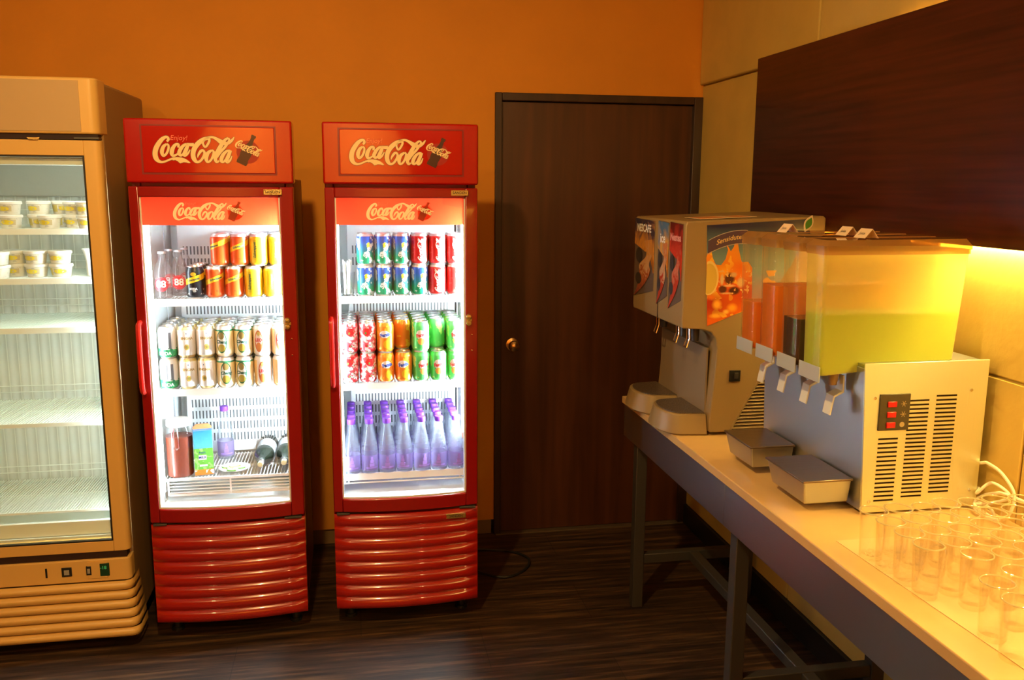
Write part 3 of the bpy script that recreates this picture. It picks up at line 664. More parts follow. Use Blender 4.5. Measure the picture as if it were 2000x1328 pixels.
# cup of wrapped straws on the right cooler's top shelf
t = empty('straw_cup', (-.018, -.672, zt), 0, 'clear cup packed with white paper-wrapped straws beside the lemon-lime cans', 'cup')
b = MB(); b.lathe_open([(0, .002), (.022, .0), (.024, .003), (.029, .085)], 24); b.build('cup_wall', clear_glass, t)
for i in range(15):
    a = i * 2.4; r = .006 + .013 * (i % 4) / 3; q = MB(); tip = 1.35 + .2 * (i % 3)
    q.cyl((r * math.cos(a), r * math.sin(a), .004), (r * math.cos(a) * tip, r * math.sin(a) * tip, .118 + .006 * (i % 3)), .0034, 8); q.build('straw', mat('straw_wrapper', (.85, .84, .82), .6), t)

# ---- left cooler, bottom shelf
zb = .6015
t = empty('juice_jug', (-.6545, -.675, zb), 0, 'tall plastic jug of red-brown juice with a white lid in the left cooler', 'jug')
b = MB(); b.lathe([(.044, 0), (.046, .004), (.0475, .150), (.0475, .1525), (0, .1525)], 28); b.build('juice', mat('red_brown_juice', (.26, .045, .018), .25), t)
b = MB(); b.lathe_open([(.0452, .0), (.0475, .003), (.0492, .155), (.048, .180), (.040, .196)], 28); b.build('jug_wall', clear('jug_plastic', (.93, .93, .92), 1.4, body=((.7, .7, .7), .06)), t)
b = MB(); b.lathe([(.041, .190), (.044, .193), (.044, .212), (.041, .215), (0, .215)], 28); b.box(-.014, .014, -.055, -.03, .196, .212); b.build('jug_lid', mat('frosted_lid', (.78, .77, .74), .5), t, bevel=.001)
b = MB(); b.tube([(-.006, -.0495, .19), (-.009, -.056, .16), (-.009, -.056, .118), (.0, -.056, .112), (.009, -.056, .118), (.009, -.056, .16), (.006, -.0495, .19)], .0022, 6); b.build('lid_clip', chrome, t)
t = empty('juice_carton', (-.571, -.668, zb), .18, 'blue and green drink carton with an orange base beside the juice jug', 'carton')
def carton_mat():
    return canmat('carton_print', (.04, .30, .72), [('grad', .17, .11, (.10, .45, .80)), ('band', .0, .104, (.14, .44, .06)), ('blob', 60, .58, (.30, .62, .18), .02, .104), ('band', .0, .022, (.82, .22, .03)), ('blob', 40, .62, (.85, .85, .85), .0, .02)], rough=.35, metal=0)
b = MB(); b.box(-.034, .034, -.034, .034, 0, .172); b.build('carton_box', carton_mat(), t, bevel=.0015)
b = MB(); b.prism([(-.034, .1722), (.034, .1722), (.034, .178), (.022, .190), (-.022, .190), (-.034, .178)], 'xz', -.004, .004); b.build('carton_fold', mat('carton_top', (.75, .28, .10), .5), t)
b = MB(); b.box(-.018, .010, -.0346, -.0338, .060, .078); b.box(-.016, .012, -.0346, -.0338, .034, .041); lab = b.build('carton_label', wi, t)
b = MB(); text_on(b, 'MILK', .013, lambda x, y, z: (-.004 + x, -.0350, .069 + y), bold=.0003); text_on(b, 'fresh', .012, lambda x, y, z: (-.004 + x, -.0350, .088 + y)); b.build('carton_lettering', bi, lab)
t = empty('plate', (-.462, -.655, zb), 0, 'white plate of sliced limes on the bottom shelf of the left cooler', 'plate')
b = MB(); b.lathe([(.036, 0), (.040, .002), (.058, .010), (.0585, .0115), (.056, .011), (.038, .004), (0, .004)], 36); b.build('plate_dish', mat('white_china', (.85, .85, .82), .2, coat=.5), t)
rind = canmat('lime_flesh', (.72, .80, .38), [('blob', 90, .6, (.60, .72, .22))], rough=.4, metal=0, coat=.2); rindg = mat('lime_rind', (.10, .30, .03), .4)
for i, (x, y, a, z, tl) in enumerate([(-.022, .0, .2, .0055, .10), (.012, -.014, 1.4, .0055, .12), (.022, .014, 2.6, .0055, -.1), (-.004, .022, .9, .0065, .15), (-.006, -.020, 2.1, .0065, .08), (.002, .004, .4, .0105, -.12), (-.030, .018, 1.7, .0068, .1)]):
    q = MB(); M = Matrix.Translation((-.462 + x, -.655 + y, zb + z + .0012)) @ Matrix.Rotation(a, 4, 'Z') @ Matrix.Rotation(tl * .6, 4, 'X')
    n = 14; pts = [(.019 * math.cos(PI * j / n), .019 * math.sin(PI * j / n)) for j in range(n + 1)]
    q.prism(pts, 'xy', -.0016, .0024); q.k = 1
    ring = []
    for j in range(n + 1):
        c_, s_ = math.cos(PI * j / n), math.sin(PI * j / n); ring += [(.019 * c_, .019 * s_, -.0017), (.0202 * c_, .0202 * s_, -.0017), (.0202 * c_, .0202 * s_, .0025), (.019 * c_, .019 * s_, .0025)]
    q.add(ring, [(4 * j + m_, 4 * j + 4 + m_, 4 * j + 4 + (m_ + 1) % 4, 4 * j + (m_ + 1) % 4) for j in range(n) for m_ in range(4)])
    o = q.build('lime_slice', [rind, rindg]); o.matrix_world = M
    tag(o, 'half-round lime slice on the white plate, ' + ('at its left edge', 'front right of the pile', 'at its right edge', 'back middle of the pile', 'front left of the pile', 'topmost of the pile', 'back left by the rim')[i], 'lime slice', 'lime slices on the plate')
def wine_bottle(x, y, rz, label):
    t = empty('wine_bottle', (x, y, zb + .0375), rz, label, 'bottle', 'wine bottles lying in the left cooler'); Mr = Matrix.Rotation(PI / 2, 4, 'X')
    b = MB(); b.lathe([(0, -.155), (.034, -.152), (.0372, -.146), (.0372, .02), (.034, .035), (.020, .058), (.0145, .075), (.0142, .098)], 24, (0, 0, 0), Mr); b.build('bottle_glass', mat('dark_bottle_glass', (.012, .016, .010), .08, coat=.6), t)
    b = MB(); b.lathe_open([(.0376, -.09), (.0376, .0)], 24); me = b
    me.v = [(p[0], -p[2], p[1]) for p in me.v]; b.build('bottle_label', mat('grey_paper_label', (.42, .44, .46), .6), t)
    b = MB(); b.lathe([(.0148, .094), (.0152, .098), (.0152, .112), (.013, .115)], 20, (0, 0, 0), Mr); b.build('neck_foil', mat('neck_foil', (.05, .05, .05), .3), t)
    b = MB(); b.lathe([(.0105, .114), (.0105, .136), (.009, .138), (0, .1385)], 16, (0, 0, 0), Mr); b.build('cork', mat('cork', (.72, .66, .38), .7), t)
wine_bottle(-.3555, -.588, -.03, 'dark wine bottle lying with its cork outwards, left of the two'); wine_bottle(-.2735, -.578, 0, 'dark wine bottle lying at the right edge of the bottom shelf')

# ================================================================== BEIGE UPRIGHT FREEZER
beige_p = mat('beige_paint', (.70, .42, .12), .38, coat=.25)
fz = empty('display_freezer', (-1.16, -.82, 0), 0, 'tall beige upright display freezer with a glass door and shelves of small tubs', 'freezer')
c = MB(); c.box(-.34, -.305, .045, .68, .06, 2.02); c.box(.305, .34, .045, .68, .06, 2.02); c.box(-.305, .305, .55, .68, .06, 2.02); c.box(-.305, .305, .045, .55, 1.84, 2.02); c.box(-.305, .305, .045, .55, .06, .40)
c.build('cabinet', mat('beige_side_shade', (.34, .20, .075), .5), fz, bevel=.012, seg=3)  # shade of the side put into a darker copy of the beige
def corr_mat():
    m, nt, out = nt_of('ribbed_grey_liner'); nb = NB(nt); b = N(nt, 'ShaderNodeBsdfPrincipled'); nt.links.new(b.outputs[0], out.inputs[0]); b.inputs['Roughness'].default_value = .4
    tc = N(nt, 'ShaderNodeTexCoord'); sp = N(nt, 'ShaderNodeSeparateXYZ'); nt.links.new(tc.outputs['Object'], sp.inputs[0])
    f = nb.m('FRACT', nb.m('DIVIDE', nb.m('ADD', sp.outputs[0], 1.0), .040)); g = nb.m('LESS_THAN', f, .10); nt.links.new(nb.mix(g, (.66, .70, .64), (.86, .90, .84)), b.inputs['Base Color'])
    h = nb.m('SINE', nb.m('MULTIPLY', sp.outputs[0], 2 * PI / .04)); bp = N(nt, 'ShaderNodeBump'); bp.inputs['Strength'].default_value = .6; bp.inputs['Distance'].default_value = .004; nt.links.new(h, bp.inputs['Height']); nt.links.new(bp.outputs[0], b.inputs['Normal']); return m
fliner = mat('freezer_liner', (.74, .80, .74), .45)
l = MB(); l.box(-.305, -.300, .05, .55, .40, 1.84); l.box(.300, .305, .05, .55, .40, 1.84); l.box(-.30, .30, .05, .53, .40, .415); l.box(-.30, .30, .05, .53, 1.80, 1.84); l.build('inner_liner', fliner, fz)
rbox(-.30, .30, .528, .55, .415, 1.80).build('liner_back', corr_mat(), fz)
rbox(-.28, .28, .50, .527, 1.63, 1.80).build('fan_cover', mat('fan_cover_shade', (.42, .42, .35), .5, bump=((30, 30, 30), .1)), fz, bevel=.004)  # weak light at the top is painted in as grey
# door: frame with rounded outer stiles
def rounded_front(mb, x0, x1, z0, z1, y0, y1, r, right=True, n=6):
    poly = [(x0, y1), (x0, y0)]
    if right: poly += [(x1 - r + r * math.sin(PI / 2 * i / n), y0 + r - r * math.cos(PI / 2 * i / n)) for i in range(n + 1)]
    else: poly += [(x1, y0)]
    poly += [(x1, y1)]; return mb.prism(poly, 'xy', z0, z1)
d = MB(); rounded_front(d, .288, .342, .372, 1.822, -.004, .040, .022); d.box(-.342, -.288, -.004, .040, .372, 1.822); d.box(-.288, .288, -.004, .040, 1.772, 1.822); d.box(-.288, .288, -.004, .040, .372, .412)
dd = d.build('door', beige_p, fz, bevel=.002)
g = MB(); g.box(-.286, .286, .002, .006, .412, 1.772); g.build('glass_pane', clear('cold_glass', (.95, .97, .95), 1.45), dd)
g = MB(); g.box(-.288, -.283, -.0045, .01, .412, 1.772); g.box(.283, .288, -.0045, .01, .412, 1.772); g.box(-.283, .283, -.0045, .01, 1.767, 1.772); g.box(-.283, .283, -.0045, .01, .412, .417); g.build('door_gasket', black, dd)
rbox(-.30, .30, .02, .048, 1.74, 1.766).build('lamp_cover', mat('pale_lamp_cover', (.72, .76, .70), .4), fz, bevel=.003)
q = MB(); q.cyl((-.27, .068, 1.79), (.27, .068, 1.79), .008, 10); q.build('lamp_tube', emit('cool_tube', (.90, 1, .97), 14), fz)
for x in (.292,): 
    q = MB(); q.cyl((x, .075, .50), (x, .075, 1.70), .006, 10); q.build('lamp_tube', emit('cool_tube_side', (.90, 1, .97), 95), fz)
# header
h = MB(); rounded_front(h, -.342, .342, 1.842, 2.024, -.010, .10, .03); h.build('header_box', beige_p, fz, bevel=.006, seg=3)
rbox(-.33, .288, -.0125, -.009, 1.850, 2.014).build('header_panel', mat('tan_header_film', (.50, .33, .16), .5), fz, bevel=.001)
rbox(-.33, .335, .0, .04, 1.824, 1.842).build('gap_shade', dark_gap, fz)
q = MB(); q.box(.262, .34, -.010, .03, 1.825, 1.832); q.build('door_hinge', steel_dull, fz, bevel=.001)
q = MB(); q.prism([(.118, 1.829), (.158, 1.829), (.152, 1.822), (.124, 1.822)], 'xz', -.012, .0); q.build('header_clip', brass, fz)
# controls
k = MB(); rounded_front(k, -.342, .342, .262, .346, -.010, .05, .02); kp = k.build('control_strip', beige_p, fz, bevel=.003)
rbox(-.33, .33, .0, .04, .346, .372).build('gap_shade', dark_gap, fz)
rbox(.196, .262, -.0125, -.008, .276, .338).build('control_face', beige_p, kp)
q = MB(); q.box(.238, .270, -.014, -.009, .283, .331); dm = q.build('temperature_display', mat('dark_green_display', (.010, .045, .018), .25), kp, bevel=.001)
q = MB(); text_on(q, '-18', .017, lambda x, y, z: (.250 + x, -.0144, .315 + y), bold=.0003); q.build('display_digits', mat('digit_green', (.03, .16, .05), .4, emis=((.1, .9, .2), .25)), dm)
for cx, w in ((.200, .018), (.126, .034)):
    q = MB(); q.box(cx - w / 2, cx + w / 2, -.013, -.009, .289, .323); b_ = q.build('rocker_switch', black, kp, bevel=.001)
    rbox(cx - w / 4, cx + w / 4, -.0145, -.0125, .296, .314).build('rocker', mat('rocker_grey', (.35, .32, .28), .5), b_)
rbox(.055, .061, -.0125, -.009, .289, .324).build('indicator_slot', black, kp)
# louvres stepping outwards to the floor
for i in range(6):
    z1 = .258 - i * .0345; o_ = .004 * i
    q = MB(); n = 8; poly = []
    P = [(-.008 - o_, z1), (-.022 - o_, z1 - .006), (-.026 - o_, z1 - .016), (-.020 - o_, z1 - .029), (-.006 - o_, z1 - .031)]
    for sx in (1,):
        vs = []; xs_ = [(-.345, 0), (.320 + o_, 0), (.336 + o_, .008), (.344 + o_, .022)]
        for x, yb in xs_: vs += [(x, y + yb, z) for y, z in P]
        m_ = len(P); vs += [(.344 + o_, .10, z) for y, z in P]
        q.add(vs, [(a * m_ + j, a * m_ + j + 1, (a + 1) * m_ + j + 1, (a + 1) * m_ + j) for a in range(4) for j in range(m_ - 1)], True)
    q.build('louvre', beige_p, fz, angle=70)
rbox(-.335, .338, .012, .045, .06, .262).build('louvre_backing', mat('dark_beige_backing', (.20, .12, .05), .6), fz)
for sx in (-.28, .28):
    for sy in (.08, .6):
        f = MB(); f.cyl((sx, sy, 0), (sx, sy, .06), .018, 12); f.build('foot', black, fz)
def fshelf(z, lip):
    mb = MB(); n = 58
    for i in range(n + 1): x = -.292 + .584 * i / n; mb.box(x - .0016, x + .0016, .10, .49, z - .0035, z)
    for y in (.11, .30, .485): mb.box(-.296, .296, y - .003, y + .003, z - .010, z - .0036)
    mb.box(-.297, .297, .094, .099, z - lip, z)
    for zz in (.030, .055): mb.cyl((-.296, .488, z + zz), (.296, .488, z + zz), .0016, 6)
    return mb.build('shelf', mat('pale_shelf_wire', (.86, .92, .86), .35), fz)
for z in (1.5245, 1.352, 1.178): fshelf(z, .020)
fshelf(.832, .014); fshelf(.500, .008)
rbox(-.29, .29, .060, .075, .416, .470).build('threshold', mat('pale_threshold', (.78, .82, .76), .3), fz, bevel=.003)

# tubs
tub_l = canmat('tub_print', (.80, .80, .74), [('bandu', -.75, .75, .012, .030, (.62, .55, .35)), ('oval', -.1, .021, .62, .0075, (.88, .74, .06)), ('bandu', -2.0, -.9, .008, .032, (.70, .62, .20)), ('blob', 90, .60, (.58, .60, .58), .006, .034)], rough=.5, metal=0, coat=.1)
tb = empty('ice_cream_tub', (0, 0, 0), 0, '', 'tub')
b = MB(); b.lathe([(.030, 0), (.0312, .002), (.0362, .036), (0, .036)], 26); b.build('tub_body', tub_l, tb)
b = MB(); b.lathe([(.0378, .0355), (.0395, .0365), (.0395, .0440), (.0375, .0465), (.035, .0458), (0, .0458)], 26); b.build('tub_lid', mat('tub_lid_white', (.84, .86, .84), .4), tb)
TB = [(-1.170, -.668, 0, 'left edge of picture, lower layer'), (-1.090, -.622, 0, 'second from left, lower layer'), (-1.038, -.6855, 0, 'pulled forward in the middle of the lower layer'), (-.962, -.650, 0, 'fourth from left, lower layer'), (-.9035, -.712, 0, 'right end, lower layer'),
      (-1.170, -.667, 1, 'left edge of picture, upper layer'), (-1.090, -.621, 1, 'second from left, upper layer'), (-.962, -.651, 1, 'fourth from left, upper layer'), (-.9035, -.711, 1, 'right end, upper layer')]
firstt = True
def put_tub(x, y, z, rz, lb, gp):
    global firstt
    if firstt: tb.location = (x, y, z); tb.rotation_euler = (0, 0, rz); tb['label'] = lb; tb['group'] = gp; firstt = False
    else: dup(tb, (x, y, z), rz, lb, gp)
for x, y, ti, lb in TB: put_tub(x, y, 1.525 + ti * .0467, random.uniform(-.5, .5), 'white-lidded tub on the top shelf, ' + lb, 'tubs on the top freezer shelf')
put_tub(-1.024, -.574, 1.525, 1.0, 'white-lidded tub under the set-back one, behind the tub pulled forward', 'tubs on the top freezer shelf')
put_tub(-1.024, -.574, 1.5717, .6, 'white-lidded tub set back in the middle of the upper layer, top shelf', 'tubs on the top freezer shelf')
for ti, w in ((0, 'lower'), (1, 'upper')):
    for x, y, lb in ((-1.212, -.700, 'front one at the left edge'), (-1.180, -.625, 'just behind the front left one'), (-1.103, -.655, 'second from right'), (-1.022, -.655, 'rightmost')):
        put_tub(x, y, 1.3525 + ti * .0467, random.uniform(-.5, .5), f'white-lidded tub on the second shelf, {w} layer, {lb}', 'tubs on the second freezer shelf')
t = empty('pitcher', (-.908, -.655, 1.3525), 0, 'white plastic pitcher with flared rim beside the freezer door frame', 'pitcher')
b = MB(); b.lathe([(.026, 0), (.029, .004), (.030, .060), (.036, .085), (.041, .098), (.039, .098), (.033, .084), (.027, .06), (.025, .006), (0, .006)], 24); b.build('pitcher_body', mat('milky_plastic', (.80, .84, .82), .4), t)
b = MB(); b.tube([(.030, .0, .02), (.040, .0, .03), (.041, .0, .05), (.031, .0, .062)], .004, 8); b.build('handle', mat('milky_plastic'[:], (.8, .84, .82)), t)

# ================================================================== POST-MIX DRINKS MACHINE
ZC = .8505
pbeige = mat('machine_beige', (.30, .205, .085), .45, var=((4, 4, 4), .04))
pm = empty('beverage_machine', (1.30, -1.06, ZC), 0, 'large beige drinks machine with picture fascias and a splash poster on its side', 'drinks machine')
X0, Y0 = 1.30, -1.06
def lx(x): return x - X0
hy = .258
prof = [(1.066, 1.222), (1.064, 1.240), (1.064, 1.560), (1.070, 1.572), (1.545, 1.590), (1.555, 1.582), (1.555, .862), (1.178, .862), (1.176, .90), (1.190, 1.10), (1.192, 1.150), (1.186, 1.185), (1.168, 1.207), (1.135, 1.217)]
b = MB(); b.prism([(lx(x), z - ZC) for x, z in prof], 'xz', -hy, hy); body = b.build('machine_body', pbeige, pm, bevel=.004, seg=2)
# inset front panel between the cheeks
rbox(lx(1.1745), lx(1.180), -hy + .045, hy - .03, .02, .295).build('splash_panel', mat('grey_beige_panel', (.25, .19, .12), .4), pm)
rbox(lx(1.062), lx(1.066), -.024, -.021, .376, .71).build('panel_seam', dark_gap, pm)
for sy in (-.2, .2):
    q = MB(); q.cyl((.2, sy, 0), (.2, sy, .014), .02, 12); q.build('foot', black, pm)
    q = MB(); q.cyl((-.09, sy, 0), (-.09, sy, .014), .02, 12); q.build('foot', black, pm)
# fascia pictures
def splash_mat(name, top, mid, low, hi, scale=14):
    m, nt, out = nt_of(name); nb = NB(nt); b = N(nt, 'ShaderNodeBsdfPrincipled'); nt.links.new(b.outputs[0], out.inputs[0]); b.inputs['Roughness'].default_value = .25; b.inputs['Coat Weight'].default_value = .3
    tc = N(nt, 'ShaderNodeTexCoord'); sp = N(nt, 'ShaderNodeSeparateXYZ'); nt.links.new(tc.outputs['Object'], sp.inputs[0]); nz = N(nt, 'ShaderNodeTexNoise'); nz.inputs['Scale'].default_value = scale; nz.inputs['Detail'].default_value = 3; nz.inputs['Distortion'].default_value = 1.5; nt.links.new(tc.outputs['Object'], nz.inputs[0])
    zz = nb.m('ADD', sp.outputs[2], nb.m('MULTIPLY', nb.m('SUBTRACT', nz.outputs[0], .5), .22))
    rp = N(nt, 'ShaderNodeValToRGB'); mr = N(nt, 'ShaderNodeMapRange'); mr.inputs[1].default_value = low[1]; mr.inputs[2].default_value = top[1]; nt.links.new(zz, mr.inputs[0]); nt.links.new(mr.outputs[0], rp.inputs[0])
    e = rp.color_ramp.elements; e[0].position = 0; e[0].color = c4(low[0]); e[1].position = 1; e[1].color = c4(top[0]); a = e.new(.45); a.color = c4(mid); a = e.new(.62); a.color = c4(hi)
    nt.links.new(rp.outputs[0], b.inputs['Base Color']); return m
f1 = splash_mat('dark_blue_splash_print', ((.02, .025, .07), .70), (.55, .20, .03), ((.05, .02, .015), .44), (.70, .30, .05))
f2 = splash_mat('blue_splash_print', ((.08, .18, .32), .70), (.62, .20, .03), ((.30, .04, .02), .44), (.75, .40, .08))
f3 = splash_mat('crimson_splash_print', ((.10, .01, .01), .72), (.55, .04, .02), ((.28, .03, .02), .44), (.62, .05, .03))
recess = mat('dark_recess', (.11, .075, .05), .5)
def fascia(ya, yb, m, title, tcol, tsize, tz, cup):
    # y from ya (far) to yb (near); on the head's front face x = 1.064
    yl, yr = ya - Y0, yb - Y0; xf = lx(1.064); zt_, zb_ = 1.566 - ZC, 1.302 - ZC
    q = MB(); q.prism([(yl, zt_), (yr, zt_ - .004), (yr, zb_ + .01), (yl, zb_ - .030)], 'yz', xf - .002, xf + .001); pnl = q.build('fascia_recess', recess, pm)
    w = yr - yl
    q = MB(); q.prism([(yl + .0, zt_ - .001), (yr, zt_ - .005), (yr, zt_ - .19), (yr - w * .28, zt_ - .105), (yr - w * .40, zt_ - .12), (yl, zt_ - .095)], 'yz', xf - .0035, xf - .002); q.build('fascia_print', m, pm)
    # curved picture of a poured drink: an S-shaped ribbon
    pts = catmull([(yr - w * .22 * -0 - w * .28, zt_ - .08, w * .42), (yr - w * .20, zt_ - .13, w * .30), (yr - w * .45, zt_ - .17, w * .50), (yr - w * .42, zt_ - .20, w * .55), (yr - w * .60, zt_ - .25, w * .34), (yr - w * .92, zt_ - .295, w * .12)], 5)
    q = MB(); vs = []
    for y, z, ww in pts: vs += [(xf - .0042, min(yl, y - ww / 2), z), (xf - .0042, max(yr, y + ww / 2), z + .01)]
    q.add(vs, [(2 * i, 2 * i + 1, 2 * i + 3, 2 * i + 2) for i in range(len(pts) - 1)]); q.build('drink_print', cup, pm)
    q = MB(); n = 18
    for cz, rz_, ry in ((zt_ - .135, .028, w * .17), (zt_ - .222, .022, w * .16)):
        cy_ = yl + w * .27; q.add([(xf - .0046, cy_, cz)] + [(xf - .0046, cy_ + ry * math.cos(2 * PI * i / n), cz + rz_ * math.sin(2 * PI * i / n)) for i in range(n)], [(0, 1 + i, 1 + (i + 1) % n) for i in range(n)])
        q.build('finger_recess', mat('deep_recess', (.03, .022, .018), .6), pm); q = MB()
    if title:
        q = MB(); text_on(q, title, tsize, lambda x, y, z: (xf - .0048, (yl + yr) / 2 - x, zt_ - tz + y), bold=.0012); q.build('fascia_lettering', tcol, pm)
fascia(-.812, -1.028, f1, 'NESCAFE', wi, .038, .035, splash_mat('amber_pour', ((.62, .26, .05), .62), (.40, .10, .03), ((.22, .05, .03), .42), (.62, .35, .15), 30))
fascia(-1.068, -1.172, f2, 'ice', wi, .045, .060, splash_mat('red_pour', ((.60, .22, .08), .62), (.50, .06, .03), ((.40, .05, .03), .42), (.65, .45, .30), 30))
fascia(-1.186, -1.300, f3, 'Nestea', mat('pale_red_ink', (.80, .35, .32), .4), .034, .050, splash_mat('crimson_pour', ((.55, .05, .03), .62), (.50, .05, .03), ((.55, .08, .05), .42), (.60, .22, .15), 30))
# poster on the side facing the room
yp = -hy - .0015
def P2(x, z): return (lx(x), z - ZC)
def flat(mb, pts, off):
    mb.add([(lx(x), yp - off, z - ZC) for x, z in pts], [tuple(range(len(pts)))]); return mb
q = MB(); q.prism([P2(*p) for p in [(1.136, 1.560), (1.500, 1.580), (1.482, 1.520), (1.44, 1.43), (1.38, 1.34), (1.33, 1.305), (1.275, 1.275), (1.151, 1.228)]], 'xz', yp, yp + .0015)
post = q.build('side_poster', canmat('poster_blue_print', (.018, .022, .075), [('grad', .705, .60, (.16, .30, .34)), ('grad', .56, .36, (.60, .10, .02)), ('blob', 22, .60, (.85, .40, .04), .36, .56)], rough=.3, metal=0), pm)
q = MB(); flat(q, [(1.138, 1.455), (1.150, 1.500), (1.160, 1.455), (1.172, 1.432), (1.190, 1.430), (1.205, 1.450), (1.212, 1.480), (1.203, 1.505), (1.222, 1.475), (1.232, 1.490), (1.240, 1.530), (1.250, 1.480), (1.262, 1.440), (1.285, 1.440), (1.300, 1.420), (1.305, 1.300), (1.275, 1.277), (1.152, 1.230)], .0006); q.build('splash_print', canmat('splash_orange', (.90, .32, .02), [('grad', 0.6195, 0.5095, (.80, .14, .01)), ('blob', 30, .60, (.95, .50, .04)), ('spot', -0.1, 0.5595, 0.06, 0.03, (0.95, 0.42, 0.02), 0.9), ('spot', -0.04, 0.5695, 0.05, 0.03, (0.8, 0.16, 0.01), 0.9), ('spot', 0.0, 0.4795, 0.12, 0.06, (0.5, 0.05, 0.01), 0.8), ('spot', -0.14, 0.4495, 0.08, 0.05, (0.42, 0.03, 0.01), 0.8), ('spot', -0.078, 0.5345, 0.022, 0.024, (0.08, 0.02, 0.01), 0.4), ('spot', -0.064, 0.5475, 0.014, 0.01, (0.65, 0.4, 0.18), 0.5), ('spot', -0.1, 0.4995, 0.018, 0.016, (0.09, 0.022, 0.012), 0.4), ('spot', -0.06, 0.4945, 0.024, 0.016, (0.07, 0.018, 0.01), 0.4), ('spot', -0.038, 0.5215, 0.016, 0.02, (0.72, 0.46, 0.2), 0.5), ('spot', -0.104, 0.5315, 0.008, 0.022, (0.75, 0.55, 0.28), 0.5), ('spot', -0.078, 0.5115, 0.026, 0.005, (0.75, 0.5, 0.25), 0.6), ('spot', -0.085, 0.4865, 0.03, 0.004, (0.7, 0.42, 0.2), 0.6), ('spot', -0.118, 0.4495, 0.02, 0.02, (1.0, 0.5, 0.05), 0.7), ('spot', -0.064, 0.4375, 0.022, 0.018, (0.95, 0.42, 0.03), 0.7), ('spot', -0.12, 0.4115, 0.028, 0.01, (0.95, 0.5, 0.05), 0.7), ('spot', -0.085, 0.4245, 0.014, 0.01, (1.0, 0.6, 0.1), 0.7), ('spot', -0.14, 0.4745, 0.02, 0.012, (0.8, 0.2, 0.02), 0.8), ('blob', 90, .66, (.85, .50, .16), 0.4695, 0.5695)], rough=.3, metal=0), post)
def ellipse(cx, cz, rx, rz, n=28): return [(cx + rx * math.cos(2 * PI * i / n), cz + rz * math.sin(2 * PI * i / n)) for i in range(n)]
q = MB(); flat(q, [(max(x, 1.141), z) for x, z in ellipse(1.150, 1.388, .034, .056)], .0010); q.build('lemon_print', mat('lemon_rim_print', (.85, .66, .22), .4), post)
q = MB(); flat(q, [(max(x, 1.141), z) for x, z in ellipse(1.149, 1.386, .029, .050)], .0013); q.build('lemon_print', mat('lemon_flesh_print', (.70, .50, .08), .4), post)
def arc(x): return 1.532 - .55 * (x - 1.262) ** 2 * 4.2
q = MB(); xsA = [1.142 + .135 * i / 12 for i in range(13)]
q.add([v for x in xsA for v in ((lx(x), yp - .0018, arc(x) - ZC + .012), (lx(x), yp - .0018, arc(x) - ZC - .030))], [(2 * i, 2 * i + 1, 2 * i + 3, 2 * i + 2) for i in range(12)]); q.build('arc_print', mat('plum_print', (.075, .045, .09), .35), post)
q = MB()
for dz in (.012, -.032): q.add([v for x in xsA for v in ((lx(x), yp - .0021, arc(x) - ZC + dz + .001), (lx(x), yp - .0021, arc(x) - ZC + dz - .0012))], [(2 * i, 2 * i + 1, 2 * i + 3, 2 * i + 2) for i in range(12)])
q.build('arc_line_print', mat('pale_line_print', (.50, .45, .42), .4), post)
q = MB(); text_on(q, 'Sensidutea', .0225, lambda x, y, z: (lx(1.218 + x), yp - .0023, arc(1.218 + x) - ZC - .010 + y), shear=.15, bold=.0003); q.build('poster_lettering', mat('gold_print', (.75, .55, .22), .4), post)
# switch, vent louvres, badge
q = MB(); q.box(lx(1.238), lx(1.277), yp - .004, yp + .002, 1.038 - ZC, 1.076 - ZC); sw = q.build('power_switch', black, pm, bevel=.001)
q = MB(); q.box(lx(1.255), lx(1.268), yp - .008, yp - .004, 1.048 - ZC, 1.068 - ZC); q.build('rocker', mat('rocker_dark', (.05, .045, .04), .3), sw)
q = MB(); nlv = 15
for i in range(nlv):
    z = .872 + i * .0118; f = (z - .865) / .19; xa = 1.253 + .100 * f
    q.add([(lx(xa), yp + .0012, z - ZC), (lx(1.386), yp + .0012, z - ZC), (lx(1.386), yp - .006, z - ZC + .003), (lx(xa), yp - .006, z - ZC + .003), (lx(xa), yp + .001, z - ZC + .009), (lx(1.386), yp + .001, z - ZC + .009)], [(0, 1, 2, 3), (3, 2, 5, 4), (0, 3, 4), (1, 5, 2)])
q.build('vent_louvres', pbeige, pm)
q = MB(); q.prism([P2(*p) for p in [(1.249, .866), (1.392, .866), (1.392, 1.052), (1.350, 1.052)]], 'xz', yp + .0005, yp + .0014); q.build('vent_opening', mat('vent_dark', (.05, .03, .015), .6), pm)
q = MB(); q.prism([P2(*p) for p in [(1.246, .866), (1.251, .866), (1.354, 1.052), (1.349, 1.052)]], 'xz', yp - .006, yp + .002); q.build('vent_trim', pbeige, pm)
q = MB(); q.lathe([(.013, 0), (.012, .002), (0, .0022)], 20, (lx(1.1742), -.215, .060), Matrix.Rotation(-PI / 2, 4, 'Y')); q.build('round_badge', mat('pale_badge', (.62, .50, .42), .4), pm)
# nozzle levers hanging under the head
for y in (-.93, -1.135, -1.235):
    yy = y - Y0; q = MB(); q.tube([(lx(1.120), yy - .011, 1.225 - ZC), (lx(1.122), yy - .011, 1.175 - ZC), (lx(1.112), yy - .013, 1.145 - ZC), (lx(1.112), yy + .013, 1.145 - ZC), (lx(1.122), yy + .011, 1.175 - ZC), (lx(1.120), yy + .011, 1.225 - ZC)], .0028, 8); q.build('dispense_lever', chrome, pm)
    q = MB(); q.cyl((lx(1.145), yy, 1.165 - ZC), (lx(1.145), yy, 1.225 - ZC), .013, 14, .016); q.build('nozzle', mat('nozzle_dark', (.06, .055, .05), .4), pm)
